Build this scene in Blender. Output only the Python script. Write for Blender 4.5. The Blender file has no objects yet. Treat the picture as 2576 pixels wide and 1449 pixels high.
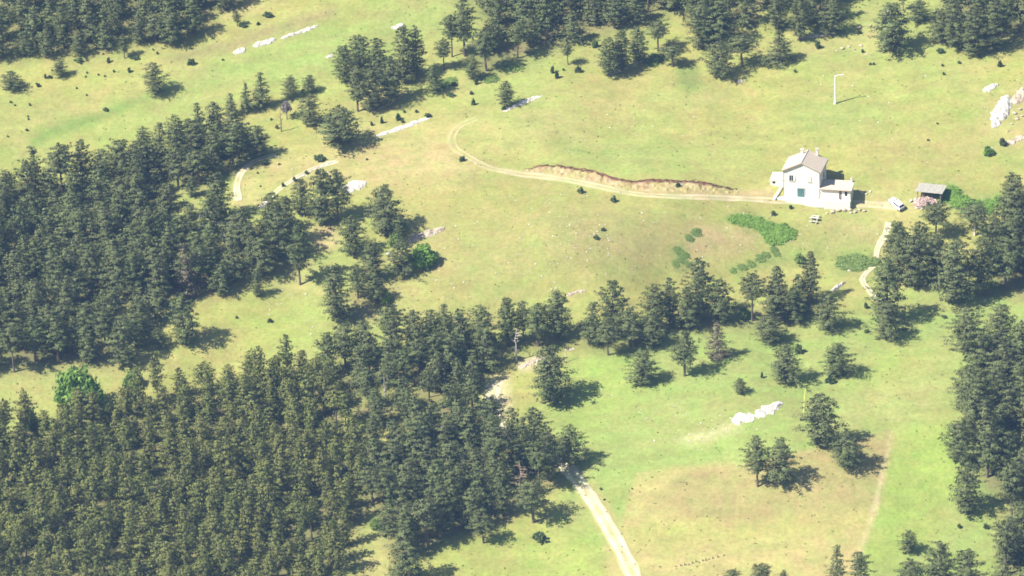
import bpy, math, random
import numpy as np
from mathutils import Vector, Matrix

random.seed(7)
RNG = np.random.default_rng(7)
sc = bpy.context.scene
COL = sc.collection

# ------------------------------------------------------------------ terrain height (world metres)
_lat = np.random.default_rng(3).random((256, 256))
def vnoise(x, y, s, o=0):
    """smooth value noise 0..1, cell size s"""
    x = np.asarray(x, float) / s + 37.3 * (o + 1); y = np.asarray(y, float) / s + 11.7 * (o + 2)
    xi = np.floor(x).astype(int); yi = np.floor(y).astype(int)
    fx = x - xi; fy = y - yi
    fx = fx * fx * (3 - 2 * fx); fy = fy * fy * (3 - 2 * fy)
    a = _lat[xi % 256, yi % 256]; b = _lat[(xi + 1) % 256, yi % 256]
    c = _lat[xi % 256, (yi + 1) % 256]; d = _lat[(xi + 1) % 256, (yi + 1) % 256]
    return (a * (1 - fx) + b * fx) * (1 - fy) + (c * (1 - fx) + d * fx) * fy
SLOPE = math.tan(math.radians(16.0))
def H(x, y):
    x = np.asarray(x, float); y = np.asarray(y, float)
    z = SLOPE * y
    lo = -235.0
    z = lo + 25.0 * np.logaddexp(0, (z - lo) / 25.0)          # levels out into the valley below
    z = z + 1.3 * np.sin(x * 0.035 + y * 0.02 + 1.0) + 1.1 * np.sin(y * 0.06 - x * 0.017)
    def ridge(x0, y0, x1, y1, w, h):
        vx, vy = x1 - x0, y1 - y0; t = np.clip(((x - x0) * vx + (y - y0) * vy) / (vx * vx + vy * vy), 0, 1)
        return h * np.exp(-((x - x0 - t * vx) ** 2 + (y - y0 - t * vy) ** 2) / (w * w))
    z = z + ridge(34, 4, 80, 14, 7.5, -3.2) + ridge(16, 13, 32, 20, 14, 3.0) + ridge(-15, 0, 5, 12, 12, .8) + ridge(45, -40, 62, -62, 12, 1.2)
    z = z + ridge(-76, 73, -36, 93, 3.5, -.8) + ridge(-80, 66, -40, 84, 5, .7) + ridge(20, 52, 50, 66, 8, -1.0) + ridge(-60, -20, -45, 0, 8, -1.2)
    z = z + (vnoise(x, y, 38, 1) - .5) * 3.0 + (vnoise(x, y, 13, 2) - .5) * 0.7 + (vnoise(x, y, 4.5, 3) - .5) * 0.22
    z = z + (vnoise(x, y, 1.8, 4) - .5) * 0.10
    return z

# ------------------------------------------------------------------ camera
PW, PH = 2576.0, 1449.0           # working size used for all photo measurements
FPX = 10860.0
PITCH = math.radians(22.0); ROLL = math.radians(2.0); DIST = 900.0
tgt = Vector((0, 0, float(H(0, 0))))
cam_pos = tgt + Vector((0, -DIST * math.cos(PITCH), DIST * math.sin(PITCH)))
fwd = (tgt - cam_pos).normalized()
right0 = fwd.cross(Vector((0, 0, 1))).normalized(); up0 = right0.cross(fwd)
# roll so that world verticals lean slightly to the left in the picture
right = right0 * math.cos(ROLL) + up0 * math.sin(ROLL)
up = up0 * math.cos(ROLL) - right0 * math.sin(ROLL)
up, right = (up0 * math.cos(ROLL) + right0 * math.sin(ROLL)), (right0 * math.cos(ROLL) - up0 * math.sin(ROLL))
camd = bpy.data.cameras.new('camera'); cam = bpy.data.objects.new('camera', camd); COL.objects.link(cam)
M = Matrix((right, up, -fwd)).transposed().to_4x4(); M.translation = cam_pos
cam.matrix_world = M
camd.sensor_width = 36.0; camd.lens = 36.0 * FPX / PW
camd.clip_start = 1.0; camd.clip_end = 6000.0
sc.camera = cam

# ------------------------------------------------------------------ light, sky, exposure
SUN_AZ = math.atan2(-0.40, -0.92)       # direction towards the sun, seen from above
SUN_EL = math.radians(47.0)
world = bpy.data.worlds.new('World'); sc.world = world; world.use_nodes = True
wn = world.node_tree.nodes; wl = world.node_tree.links
sky = wn.new('ShaderNodeTexSky'); sky.sky_type = 'NISHITA'; sky.sun_disc = False
sky.sun_elevation = SUN_EL
tx, ty = math.cos(SUN_AZ), math.sin(SUN_AZ)
sky.sun_rotation = math.atan2(tx, ty)
wl.new(sky.outputs[0], wn['Background'].inputs[0]); wn['Background'].inputs[1].default_value = 0.065
sund = bpy.data.lights.new('sun', 'SUN'); sund.energy = 5.0; sund.angle = math.radians(0.5); sund.color = (1.0, 0.95, 0.86)
sun = bpy.data.objects.new('sun', sund); COL.objects.link(sun)
sdir = Vector((tx * math.cos(SUN_EL), ty * math.cos(SUN_EL), math.sin(SUN_EL)))
sun.rotation_euler = sdir.to_track_quat('Z', 'Y').to_euler(); sun.location = (0, 0, 300)
sc.view_settings.view_transform = 'Standard'; sc.view_settings.look = 'None'
sc.view_settings.exposure = 1.03; sc.view_settings.gamma = 1.0; sc.view_settings.use_curve_mapping = False
sc.cycles.use_denoising = True
sc.cycles.max_bounces = 6; sc.cycles.diffuse_bounces = 3; sc.cycles.volume_bounces = 1
sc.cycles.filter_width = 1.7

# ------------------------------------------------------------------ photo measurement <-> place
R_ = np.array(right); U_ = np.array(up); F_ = np.array(fwd); C_ = np.array(cam_pos)
def P(px, py):
    """point on the hillside seen at photo measurement (px, py)"""
    px = np.asarray(px, float); py = np.asarray(py, float)
    d = F_ + ((px - PW / 2) / FPX)[..., None] * R_ + ((PH / 2 - py) / FPX)[..., None] * U_
    t = np.full(px.shape, DIST)
    for _ in range(25):
        p = C_ + t[..., None] * d
        f = p[..., 2] - H(p[..., 0], p[..., 1])
        t = t + f / (-(d[..., 2]) + SLOPE * d[..., 1])
    p = C_ + t[..., None] * d
    p[..., 2] = H(p[..., 0], p[..., 1])
    return p
def P1(px, py):
    q = P(np.array([px]), np.array([py]))[0]
    return Vector((float(q[0]), float(q[1]), float(q[2])))
def to_px(x, y, z):
    v = np.stack([x, y, z], -1) - C_
    zc = v @ F_
    return PW / 2 + FPX * (v @ R_) / zc, PH / 2 - FPX * (v @ U_) / zc
def mpp(p):
    return float((np.array(p) - C_) @ F_) / FPX      # metres per measured pixel there

# ------------------------------------------------------------------ helpers
def tag(o, label=None, cat=None, group=None, kind=None):
    if label: o['label'] = label
    if cat: o['category'] = cat
    if group: o['group'] = group
    if kind: o['kind'] = kind
    return o
def mesh_np(name, V, Fc, mats=(), midx=None, attrs=None, smooth=False):
    """mesh from numpy verts and a list of (n,k) face arrays"""
    me = bpy.data.meshes.new(name)
    V = np.asarray(V, np.float32)
    if not isinstance(Fc, list): Fc = [Fc]
    Fc = [np.asarray(f, np.int32) for f in Fc if len(f)]
    tot = sum(f.size for f in Fc); n = sum(len(f) for f in Fc)
    me.vertices.add(len(V)); me.vertices.foreach_set('co', V.ravel())
    me.loops.add(tot); me.loops.foreach_set('vertex_index', np.concatenate([f.ravel() for f in Fc]))
    me.polygons.add(n)
    sizes = np.concatenate([np.full(len(f), f.shape[1]) for f in Fc])
    st = np.concatenate([[0], np.cumsum(sizes)[:-1]]).astype(np.int32)
    me.polygons.foreach_set('loop_start', st)
    for m in mats: me.materials.append(m)
    if midx is not None: me.polygons.foreach_set('material_index', np.asarray(midx, np.int32))
    me.update(calc_edges=True)
    me.polygons.foreach_set('use_smooth', np.full(n, smooth))
    for k, a in (attrs or {}).items():
        a = np.asarray(a, np.float32)
        if a.ndim == 1:
            me.attributes.new(k, 'FLOAT', 'POINT').data.foreach_set('value', a)
        else:
            c = np.ones((len(a), 4), np.float32); c[:, :3] = a
            me.attributes.new(k, 'FLOAT_COLOR', 'POINT').data.foreach_set('color', c.ravel())
    return me
def obj(name, me, parent=None, loc=None, rz=0.0):
    o = bpy.data.objects.new(name, me); COL.objects.link(o)
    if parent is not None: o.parent = parent
    if loc is not None: o.location = loc
    if rz: o.rotation_euler.z = rz
    return o
class MB:
    """collects simple solids"""
    def __init__(s): s.v = []; s.f = []
    def quadbox(s, pts):      # 8 points: bottom 4 ccw, top 4 ccw
        b = len(s.v); s.v += [tuple(p) for p in pts]
        for q in ((3, 2, 1, 0), (4, 5, 6, 7), (0, 1, 5, 4), (1, 2, 6, 5), (2, 3, 7, 6), (3, 0, 4, 7)):
            s.f.append(tuple(b + i for i in q))
    def box(s, x0, x1, y0, y1, z0, z1):
        s.quadbox([(x0, y0, z0), (x1, y0, z0), (x1, y1, z0), (x0, y1, z0), (x0, y0, z1), (x1, y0, z1), (x1, y1, z1), (x0, y1, z1)])
    def tube(s, p0, p1, r0, r1, n=8, cap=True):
        p0 = Vector(p0); p1 = Vector(p1); d = (p1 - p0).normalized()
        a = d.orthogonal().normalized(); c = d.cross(a); b = len(s.v)
        for p, r in ((p0, r0), (p1, r1)):
            for i in range(n):
                t = 2 * math.pi * i / n; s.v.append(tuple(p + a * (r * math.cos(t)) + c * (r * math.sin(t))))
        for i in range(n): s.f.append((b + i, b + (i + 1) % n, b + n + (i + 1) % n, b + n + i))
        if cap: s.f.append(tuple(b + n - 1 - i for i in range(n))); s.f.append(tuple(b + n + i for i in range(n)))
    def poly(s, pts, f):
        b = len(s.v); s.v += [tuple(p) for p in pts]; s.f += [tuple(b + i for i in q) for q in f]
    def prism(s, prof, y0, y1):   # profile in x,z extruded along y
        n = len(prof); b = len(s.v)
        s.v += [(x, y0, z) for x, z in prof] + [(x, y1, z) for x, z in prof]
        s.f.append(tuple(b + i for i in range(n))); s.f.append(tuple(b + 2 * n - 1 - i for i in range(n)))
        for i in range(n): s.f.append((b + i, b + n + i, b + n + (i + 1) % n, b + (i + 1) % n))
    def build(s, name, m, parent=None, bevel=0.0, smooth=False):
        me = bpy.data.meshes.new(name); me.from_pydata(s.v, [], s.f); me.materials.append(m)
        o = obj(name, me, parent)
        if bevel:
            b = o.modifiers.new('bevel', 'BEVEL'); b.width = bevel; b.segments = 2; b.limit_method = 'ANGLE'
        if smooth:
            for p in me.polygons: p.use_smooth = True
        return o

# ------------------------------------------------------------------ materials
def new_mat(name):
    m = bpy.data.materials.new(name); m.use_nodes = True
    return m, m.node_tree.nodes, m.node_tree.links, m.node_tree.nodes['Principled BSDF']
def simple_mat(name, col, rough=0.8, var=0.15, scale=3.0, bump=0.2, metallic=0.0):
    m, N, L, B = new_mat(name)
    tc = N.new('ShaderNodeTexCoord'); nz = N.new('ShaderNodeTexNoise'); nz.inputs['Scale'].default_value = scale; nz.inputs['Detail'].default_value = 5
    L.new(tc.outputs['Object'], nz.inputs['Vector'])
    mp = N.new('ShaderNodeMapRange'); mp.inputs[1].default_value = 0.3; mp.inputs[2].default_value = 0.7
    mp.inputs[3].default_value = 1 - var; mp.inputs[4].default_value = 1 + var
    L.new(nz.outputs[0], mp.inputs[0])
    mx = N.new('ShaderNodeVectorMath'); mx.operation = 'SCALE'; mx.inputs[0].default_value = col
    L.new(mp.outputs[0], mx.inputs['Scale']); L.new(mx.outputs[0], B.inputs['Base Color'])
    B.inputs['Roughness'].default_value = rough; B.inputs['Metallic'].default_value = metallic
    B.inputs['Specular IOR Level'].default_value = 0.25
    if bump:
        bp = N.new('ShaderNodeBump'); bp.inputs['Strength'].default_value = bump; bp.inputs['Distance'].default_value = 0.1
        L.new(nz.outputs[0], bp.inputs['Height']); L.new(bp.outputs[0], B.inputs['Normal'])
    return m
def attr_mat(name, scale_fine=1.2, contrast=0.2, bump=0.35, stretch=1.0):
    """ground colour from the painted attribute, with fine mottling"""
    m, N, L, B = new_mat(name)
    at = N.new('ShaderNodeAttribute'); at.attribute_name = 'Col'
    tc = N.new('ShaderNodeTexCoord')
    n1 = N.new('ShaderNodeTexNoise'); n1.inputs['Scale'].default_value = scale_fine; n1.inputs['Detail'].default_value = 6; n1.inputs['Roughness'].default_value = 0.72
    n2 = N.new('ShaderNodeTexNoise'); n2.inputs['Scale'].default_value = 0.23; n2.inputs['Detail'].default_value = 5; n2.inputs['Roughness'].default_value = 0.65
    L.new(tc.outputs['Object'], n1.inputs['Vector']); L.new(tc.outputs['Object'], n2.inputs['Vector'])
    r1 = N.new('ShaderNodeMapRange'); r1.inputs[1].default_value = .3; r1.inputs[2].default_value = .7; r1.inputs[3].default_value = 1 - contrast; r1.inputs[4].default_value = 1 + contrast
    L.new(n1.outputs[0], r1.inputs[0])
    hue = N.new('ShaderNodeMix'); hue.data_type = 'RGBA'; hue.inputs['A'].default_value = (0.93, 1.04, 0.88, 1); hue.inputs['B'].default_value = (1.06, .985, 1.0, 1)
    r2 = N.new('ShaderNodeMapRange'); r2.inputs[1].default_value = .35; r2.inputs[2].default_value = .65
    L.new(n2.outputs[0], r2.inputs[0]); L.new(r2.outputs[0], hue.inputs['Factor'])
    a = N.new('ShaderNodeVectorMath'); a.operation = 'MULTIPLY'; L.new(at.outputs['Color'], a.inputs[0]); L.new(hue.outputs['Result'], a.inputs[1])
    b = N.new('ShaderNodeVectorMath'); b.operation = 'SCALE'; L.new(a.outputs[0], b.inputs[0]); L.new(r1.outputs[0], b.inputs['Scale'])
    L.new(b.outputs[0], B.inputs['Base Color']); B.inputs['Roughness'].default_value = 0.95; B.inputs['Specular IOR Level'].default_value = 0.05
    bp = N.new('ShaderNodeBump'); bp.inputs['Strength'].default_value = bump; bp.inputs['Distance'].default_value = 0.25
    L.new(n1.outputs[0], bp.inputs['Height']); L.new(bp.outputs[0], B.inputs['Normal'])
    return m
def leaf_mat(name, c_dark, c_light, c_alt, trans=0.2):
    m, N, L, B = new_mat(name)
    a1 = N.new('ShaderNodeAttribute'); a1.attribute_name = 'clump'
    a2 = N.new('ShaderNodeAttribute'); a2.attribute_name = 'tree_tint'
    oi = N.new('ShaderNodeObjectInfo')
    s = N.new('ShaderNodeMath'); s.operation = 'ADD'; L.new(a2.outputs['Fac'], s.inputs[0]); L.new(oi.outputs['Random'], s.inputs[1])
    fr = N.new('ShaderNodeMath'); fr.operation = 'FRACT'; L.new(s.outputs[0], fr.inputs[0])
    mx = N.new('ShaderNodeMix'); mx.data_type = 'RGBA'; mx.inputs['A'].default_value = (*c_dark, 1); mx.inputs['B'].default_value = (*c_light, 1)
    L.new(a1.outputs['Fac'], mx.inputs['Factor'])
    m2 = N.new('ShaderNodeMix'); m2.data_type = 'RGBA'; m2.inputs['B'].default_value = (*c_alt, 1)
    sq = N.new('ShaderNodeMath'); sq.operation = 'MULTIPLY'; sq.inputs[1].default_value = 0.75; L.new(fr.outputs[0], sq.inputs[0])
    L.new(sq.outputs[0], m2.inputs['Factor']); L.new(mx.outputs['Result'], m2.inputs['A'])
    L.new(m2.outputs['Result'], B.inputs['Base Color']); B.inputs['Roughness'].default_value = 0.75; B.inputs['Specular IOR Level'].default_value = 0.15
    tr = N.new('ShaderNodeBsdfTranslucent'); L.new(m2.outputs['Result'], tr.inputs['Color'])
    ms = N.new('ShaderNodeMixShader'); ms.inputs[0].default_value = trans
    L.new(B.outputs[0], ms.inputs[1]); L.new(tr.outputs[0], ms.inputs[2]); L.new(ms.outputs[0], N['Material Output'].inputs['Surface'])
    return m
M_NEEDLE = leaf_mat('pine_needles', (.048, .066, .022), (.170, .205, .075), (.135, .150, .060), .06)
M_YOUNG = leaf_mat('young_pine_needles', (.062, .084, .025), (.215, .240, .062), (.185, .188, .055), .06)
M_BROAD = leaf_mat('broad_leaves', (.12, .21, .04), (.25, .40, .08), (.20, .34, .06), .3)
M_JUNI = leaf_mat('juniper_leaves', (.06, .085, .035), (.12, .165, .06), (.11, .16, .05))
M_SHRUB = leaf_mat('shrub_leaves', (.13, .20, .05), (.26, .35, .10), (.21, .29, .07), .3)
M_GREY = leaf_mat('grey_twigs', (.17, .155, .15), (.30, .27, .27), (.24, .2, .19), .1)
M_TAN = leaf_mat('tan_needles', (.10, .09, .055), (.2, .185, .11), (.2, .16, .1), .1)
M_BARK = simple_mat('bark', (.15, .115, .09), .9, .3, 4)
M_PALE = simple_mat('pale_bark', (.52, .46, .42), .9, .2, 4)
M_PINK = simple_mat('pinkish_dead_wood', (.40, .27, .22), .9, .25, 4)
def rock_mat(name, col):
    m = simple_mat(name, col, .9, .25, 1.6, .6); N = m.node_tree.nodes; L = m.node_tree.links; B = N['Principled BSDF']
    src = B.inputs['Base Color'].links[0].from_socket; tc = N.new('ShaderNodeTexCoord')
    v = N.new('ShaderNodeTexVoronoi'); v.feature = 'DISTANCE_TO_EDGE'; v.inputs['Scale'].default_value = 1.1; L.new(tc.outputs['Object'], v.inputs['Vector'])
    r = N.new('ShaderNodeMapRange'); r.inputs[1].default_value = 0; r.inputs[2].default_value = .09; r.inputs[3].default_value = .45; L.new(v.outputs[0], r.inputs[0])
    x = N.new('ShaderNodeVectorMath'); x.operation = 'SCALE'; L.new(src, x.inputs[0]); L.new(r.outputs[0], x.inputs['Scale']); L.new(x.outputs[0], B.inputs['Base Color'])
    return m
M_ROCK = rock_mat('limestone', (.56, .52, .45))
M_WARM = rock_mat('warm_limestone', (.48, .39, .29))
M_PLASTER = simple_mat('pale_plaster', (.70, .67, .60), .9, .07, 1.2, .1)
M_TERR = simple_mat('terrace_concrete', (.74, .71, .62), .9, .1, 1.5, .2)
M_GREEND = simple_mat('green_painted_metal', (.08, .17, .16), .6, .12, 5, .1)
M_BLUESH = simple_mat('blue_grey_shutter', (.09, .14, .2), .6, .1, 5, .1)
M_GLASS = simple_mat('dark_glass', (.02, .025, .035), .15, .1, 3, 0)
M_DARK = simple_mat('painted_dark_interior', (.02, .02, .02), .9, .1, 3, 0)
M_QUOIN = simple_mat('brown_corner_stone', (.34, .23, .13), .9, .2, 4, .2)
M_CHIM = simple_mat('chimney_render', (.58, .52, .46), .9, .1, 4, .1)
M_METAL = simple_mat('galvanised_metal', (.78, .78, .74), .6, .05, 4, 0, 0)
M_CAR = simple_mat('white_car_paint', (.72, .73, .76), .3, .02, 4, 0)
M_RUB = simple_mat('black_rubber', (.02, .02, .02), .8, .1, 4, 0)
M_REDL = simple_mat('red_lamp_glass', (.35, .02, .02), .3, .05, 4, 0)
M_CLEARL = simple_mat('clear_lamp_glass', (.6, .6, .6), .2, .05, 4, 0)
M_GREYP = simple_mat('grey_bumper', (.17, .17, .18), .6, .05, 4, 0)
M_WOOD = simple_mat('weathered_wood', (.24, .19, .14), .9, .25, 5, .2)
M_SHEET = simple_mat('weathered_roof_sheet', (.34, .32, .27), .8, .15, 2, .2)
M_TAPE = simple_mat('yellow_tape', (.42, .45, .09), .7, .1, 3, 0)
def roof_mat():
    m, N, L, B = new_mat('clay_tile_roof')
    tc = N.new('ShaderNodeTexCoord'); w = N.new('ShaderNodeTexWave'); w.wave_type = 'BANDS'; w.bands_direction = 'Y'
    w.inputs['Scale'].default_value = 1.3; w.inputs['Distortion'].default_value = .5; L.new(tc.outputs['Object'], w.inputs['Vector'])
    nz = N.new('ShaderNodeTexNoise'); nz.inputs['Scale'].default_value = 1.8; nz.inputs['Detail'].default_value = 6; L.new(tc.outputs['Object'], nz.inputs['Vector'])
    mx = N.new('ShaderNodeMix'); mx.data_type = 'RGBA'; mx.inputs['A'].default_value = (.44, .35, .26, 1); mx.inputs['B'].default_value = (.60, .52, .42, 1)
    L.new(nz.outputs[0], mx.inputs['Factor']); L.new(mx.outputs['Result'], B.inputs['Base Color']); B.inputs['Roughness'].default_value = .9
    bp = N.new('ShaderNodeBump'); bp.inputs['Strength'].default_value = .35; bp.inputs['Distance'].default_value = .08
    L.new(w.outputs[0], bp.inputs['Height']); L.new(bp.outputs[0], B.inputs['Normal']); return m
M_ROOF = roof_mat()
M_GROUND = attr_mat('meadow_ground')
M_TRACK = attr_mat('track_gravel', 2.0, .14, .2)

# ------------------------------------------------------------------ colours of the ground, zone by zone
G_MEAD = np.array((.278, .272, .088)); G_LUSH = np.array((.222, .270, .084)); G_DRY = np.array((.335, .290, .122))
G_BROWN = np.array((.272, .236, .100)); G_PALE = np.array((.47, .40, .25)); G_RED = np.array((.40, .295, .165))
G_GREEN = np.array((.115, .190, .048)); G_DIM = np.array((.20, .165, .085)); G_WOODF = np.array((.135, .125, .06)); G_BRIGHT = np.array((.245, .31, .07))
def seg_d(px, py, pts, closed):
    d = np.full(px.shape, 1e9); n = len(pts)
    for i in range(n if closed else n - 1):
        ax, ay = pts[i]; bx, by = pts[(i + 1) % n]; vx, vy = bx - ax, by - ay
        t = np.clip(((px - ax) * vx + (py - ay) * vy) / (vx * vx + vy * vy + 1e-9), 0, 1)
        d = np.minimum(d, np.hypot(px - ax - t * vx, py - ay - t * vy))
    return d
def inside(px, py, pts):
    c = np.zeros(px.shape, bool); n = len(pts)
    for i in range(n):
        ax, ay = pts[i]; bx, by = pts[(i + 1) % n]
        if ay == by: continue
        k = ((ay > py) != (by > py)) & (px < (bx - ax) * (py - ay) / (by - ay) + ax); c ^= k
    return c
def mask(px, py, pts, soft):
    d = seg_d(px, py, pts, True); s = np.where(inside(px, py, pts), d, -d)
    return np.clip(s / soft * .5 + .5, 0, 1)
# (polygon in photo measurement, colour, softness, strength)
ZONES = [
 ([(0,380),(300,300),(640,180),(860,60),(1060,0),(1200,-60),(700,-60),(640,20),(300,150),(-50,260),(-300,400)], G_MEAD, 60, .5),
 ([(560,130),(900,30),(1200,-40),(1240,20),(1060,90),(840,180),(640,230),(430,330),(260,380),(230,330)], G_LUSH, 60, .75),
 ([(0,330),(330,200),(560,110),(850,10),(840,30),(560,135),(330,230),(0,360)], G_DRY, 30, .45),
 ([(420,150),(560,105),(720,58),(850,18),(850,30),(720,75),(560,125),(430,165)], G_DIM, 14, .75),  # shading of the terrace step, painted into the ground colour
 ([(75,345),(120,318),(180,292),(280,270),(330,245),(380,232),(300,285),(230,310),(150,345),(90,362)], G_GREEN, 16, .65),
 ([(850,330),(1100,300),(1210,300),(1150,360),(1180,410),(1260,440),(1000,470),(850,440),(700,470),(680,410),(760,380)], G_DRY, 40, .75),
 ([(930,390),(1140,370),(1190,410),(1150,440),(980,455),(900,430)], G_RED, 50, .4),
 ([(850,345),(1100,305),(1300,300),(1500,200),(1850,190),(1850,260),(1500,330),(1300,420),(1220,400),(1160,370),(1190,320)], G_DRY, 60, .45),
 ([(1500,340),(1750,210),(1760,240),(1560,350)], G_LUSH, 40, .45),
 ([(1350,400),(1650,330),(1900,330),(1930,440),(1850,465),(1500,420)], G_LUSH, 50, .3),
 ([(1705,165),(1750,160),(1765,210),(1735,232),(1705,215)], G_GREEN, 12, .6),
 ([(2150,330),(2500,330),(2560,420),(2350,450),(2200,400)], G_BROWN, 50, .4),
 ([(2000,120),(2080,85),(2200,60),(2230,100),(2180,130),(2100,135),(2010,140)], G_DRY, 20, .6),
 ([(1330,430),(1500,440),(1590,462),(1800,470),(1880,482),(1940,470),(1950,498),(1850,498),(1600,484),(1450,452),(1330,440)], G_RED, 8, .85),
 ([(2130,500),(2250,470),(2320,480),(2330,520),(2260,545),(2150,530),(2000,515)], G_DRY, 22, .75),
 ([(1370,500),(1500,530),(1700,560),(1800,590),(1900,600),(1820,650),(1700,660),(1500,690),(1330,640),(1400,580)], G_BROWN * .93, 60, .9),
 ([(1740,560),(1900,590),(1890,620),(1800,650),(1720,640)], G_RED, 30, .55),
 ([(2070,560),(2230,560),(2200,620),(2090,610)], G_RED, 30, .4),
 ([(1800,650),(1980,640),(2100,690),(1950,720),(1820,700)], G_DRY, 30, .5),
 ([(1950,600),(2110,600),(2190,640),(2060,690),(1930,650)], G_LUSH, 30, .4),
 ([(1000,500),(1300,510),(1400,600),(1250,760),(1000,780),(900,800),(1020,700)], G_BROWN * .97, 80, .55),
 ([(1170,620),(1450,540),(1420,620),(1300,700),(1180,700)], G_LUSH, 50, .25),
 ([(900,720),(1010,700),(990,780),(880,830),(840,820)], G_DIM, 25, .5),
 ([(700,690),(800,680),(810,740),(740,760)], G_DRY, 25, .5),
 ([(780,570),(840,570),(850,620),(790,630)], G_RED, 12, .7),
 ([(1450,760),(1700,700),(2060,640),(2110,700),(1900,740),(1500,800)], G_MEAD, 40, .5),
 ([(2330,700),(2700,700),(2700,1600),(1700,1600),(1400,1300),(1400,1150),(1350,1020),(1480,860),(1700,830),(2100,800),(2250,760)], G_LUSH, 30, .85),
 ([(2240,1080),(2400,1040),(2430,1200),(2370,1330),(2180,1449),(2160,1400),(2210,1290)], G_BRIGHT, 30, .6),
 ([(2250,880),(2380,870),(2390,1040),(2240,1075),(2120,1090),(2100,1000)], G_DRY, 60, .35),
 ([(2140,960),(2260,870),(2330,900),(2260,960)], G_BRIGHT, 30, .5),
 ([(1420,880),(1600,860),(1640,960),(1450,1100)], G_BRIGHT, 50, .4),
 ([(1080,1300),(1400,1290),(1500,1340),(1560,1449),(1560,1600),(1000,1600),(1060,1450)], G_BRIGHT, 40, .35),
 ([(1600,1190),(1760,1170),(1880,1165),(2050,1130),(2238,1082),(2246,1110),(2206,1295),(2168,1400),(2130,1560),(1560,1600),(1560,1330)], G_DRY, 7, .95),
 ([(1760,1185),(1900,1180),(2060,1135),(2236,1085),(2230,1140),(2200,1265),(2050,1285),(1900,1320),(1760,1300),(1640,1270)], G_BROWN, 26, .8),
 ([(1700,1200),(1880,1172),(2050,1134),(2239,1085),(2203,1291),(2020,1300),(1760,1300),(1640,1260)], G_BROWN, 7, .85),
 ([(1560,1330),(1700,1310),(1950,1310),(2195,1292),(2180,1330),(1900,1350),(1650,1390),(1600,1370)], G_MEAD, 20, .6),
 ([(2190,1292),(2206,1294),(2240,1100),(2248,1082),(2242,1082),(2228,1140)], G_PALE, 4, .45),
 ([(2140,1449),(2166,1395),(2200,1297),(2190,1297),(2155,1400),(2136,1449)], G_PALE, 4, .3),
 ([(1450,1185),(1500,1240),(1600,1390),(1625,1449),(1660,1600),(1540,1600),(1520,1370),(1440,1220)], G_DRY, 14, .8),
 ([(1700,1110),(1850,1060),(1880,1050),(1860,1080),(1740,1120)], G_PALE, 14, .5),
 ([(910,1115),(1000,1080),(1060,1085),(1040,1110),(960,1140)], G_DRY, 15, .7),
 ([(1210,950),(1280,945),(1285,1010),(1275,1090),(1215,1090),(1205,1010)], G_PALE, 12, .7),
 ([(1300,915),(1340,893),(1400,890),(1350,925),(1310,935)], G_PALE, 8, .8),
 ([(890,1350),(1000,1330),(1020,1449),(1000,1560),(880,1560)], G_DRY, 25, .5),
 ([(0,940),(160,920),(400,870),(440,900),(330,960),(100,1010),(0,1040)], G_DRY, 30, .35),
 ([(600,780),(800,760),(800,860),(640,890)], G_BRIGHT, 40, .3),
 ([(1835,545),(1880,540),(1950,565),(1998,590),(1985,610),(1940,605),(1870,575)], G_GREEN, 16, .8),
 ([(2330,465),(2400,470),(2440,500),(2540,490),(2530,530),(2440,540),(2370,510)], G_GREEN, 18, .8),
 ([(1850,690),(1930,655),(2010,640),(2010,655),(1930,675),(1850,705)], G_GREEN, 16, .6),
 ([(1695,625),(1725,615),(1740,660),(1700,690)], G_GREEN, 16, .6), ([(2095,660),(2150,635),(2210,650),(2180,675),(2110,680)], G_GREEN, 14, .6),
 ([(950,245),(1015,232),(1020,245),(985,275),(940,285),(905,270)], G_RED, 10, .6),
 ([(2490,250),(2560,200),(2600,220),(2600,360),(2510,370),(2480,330)], G_DRY, 20, .6),
 ([(540,80),(580,20),(640,-5),(700,-5),(660,30),(590,50)], G_DRY, 16, .7),
 ([(640,400),(720,385),(760,400),(700,440),(700,500),(600,540),(580,480),(600,430)], G_DRY, 20, .55),
]
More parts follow.
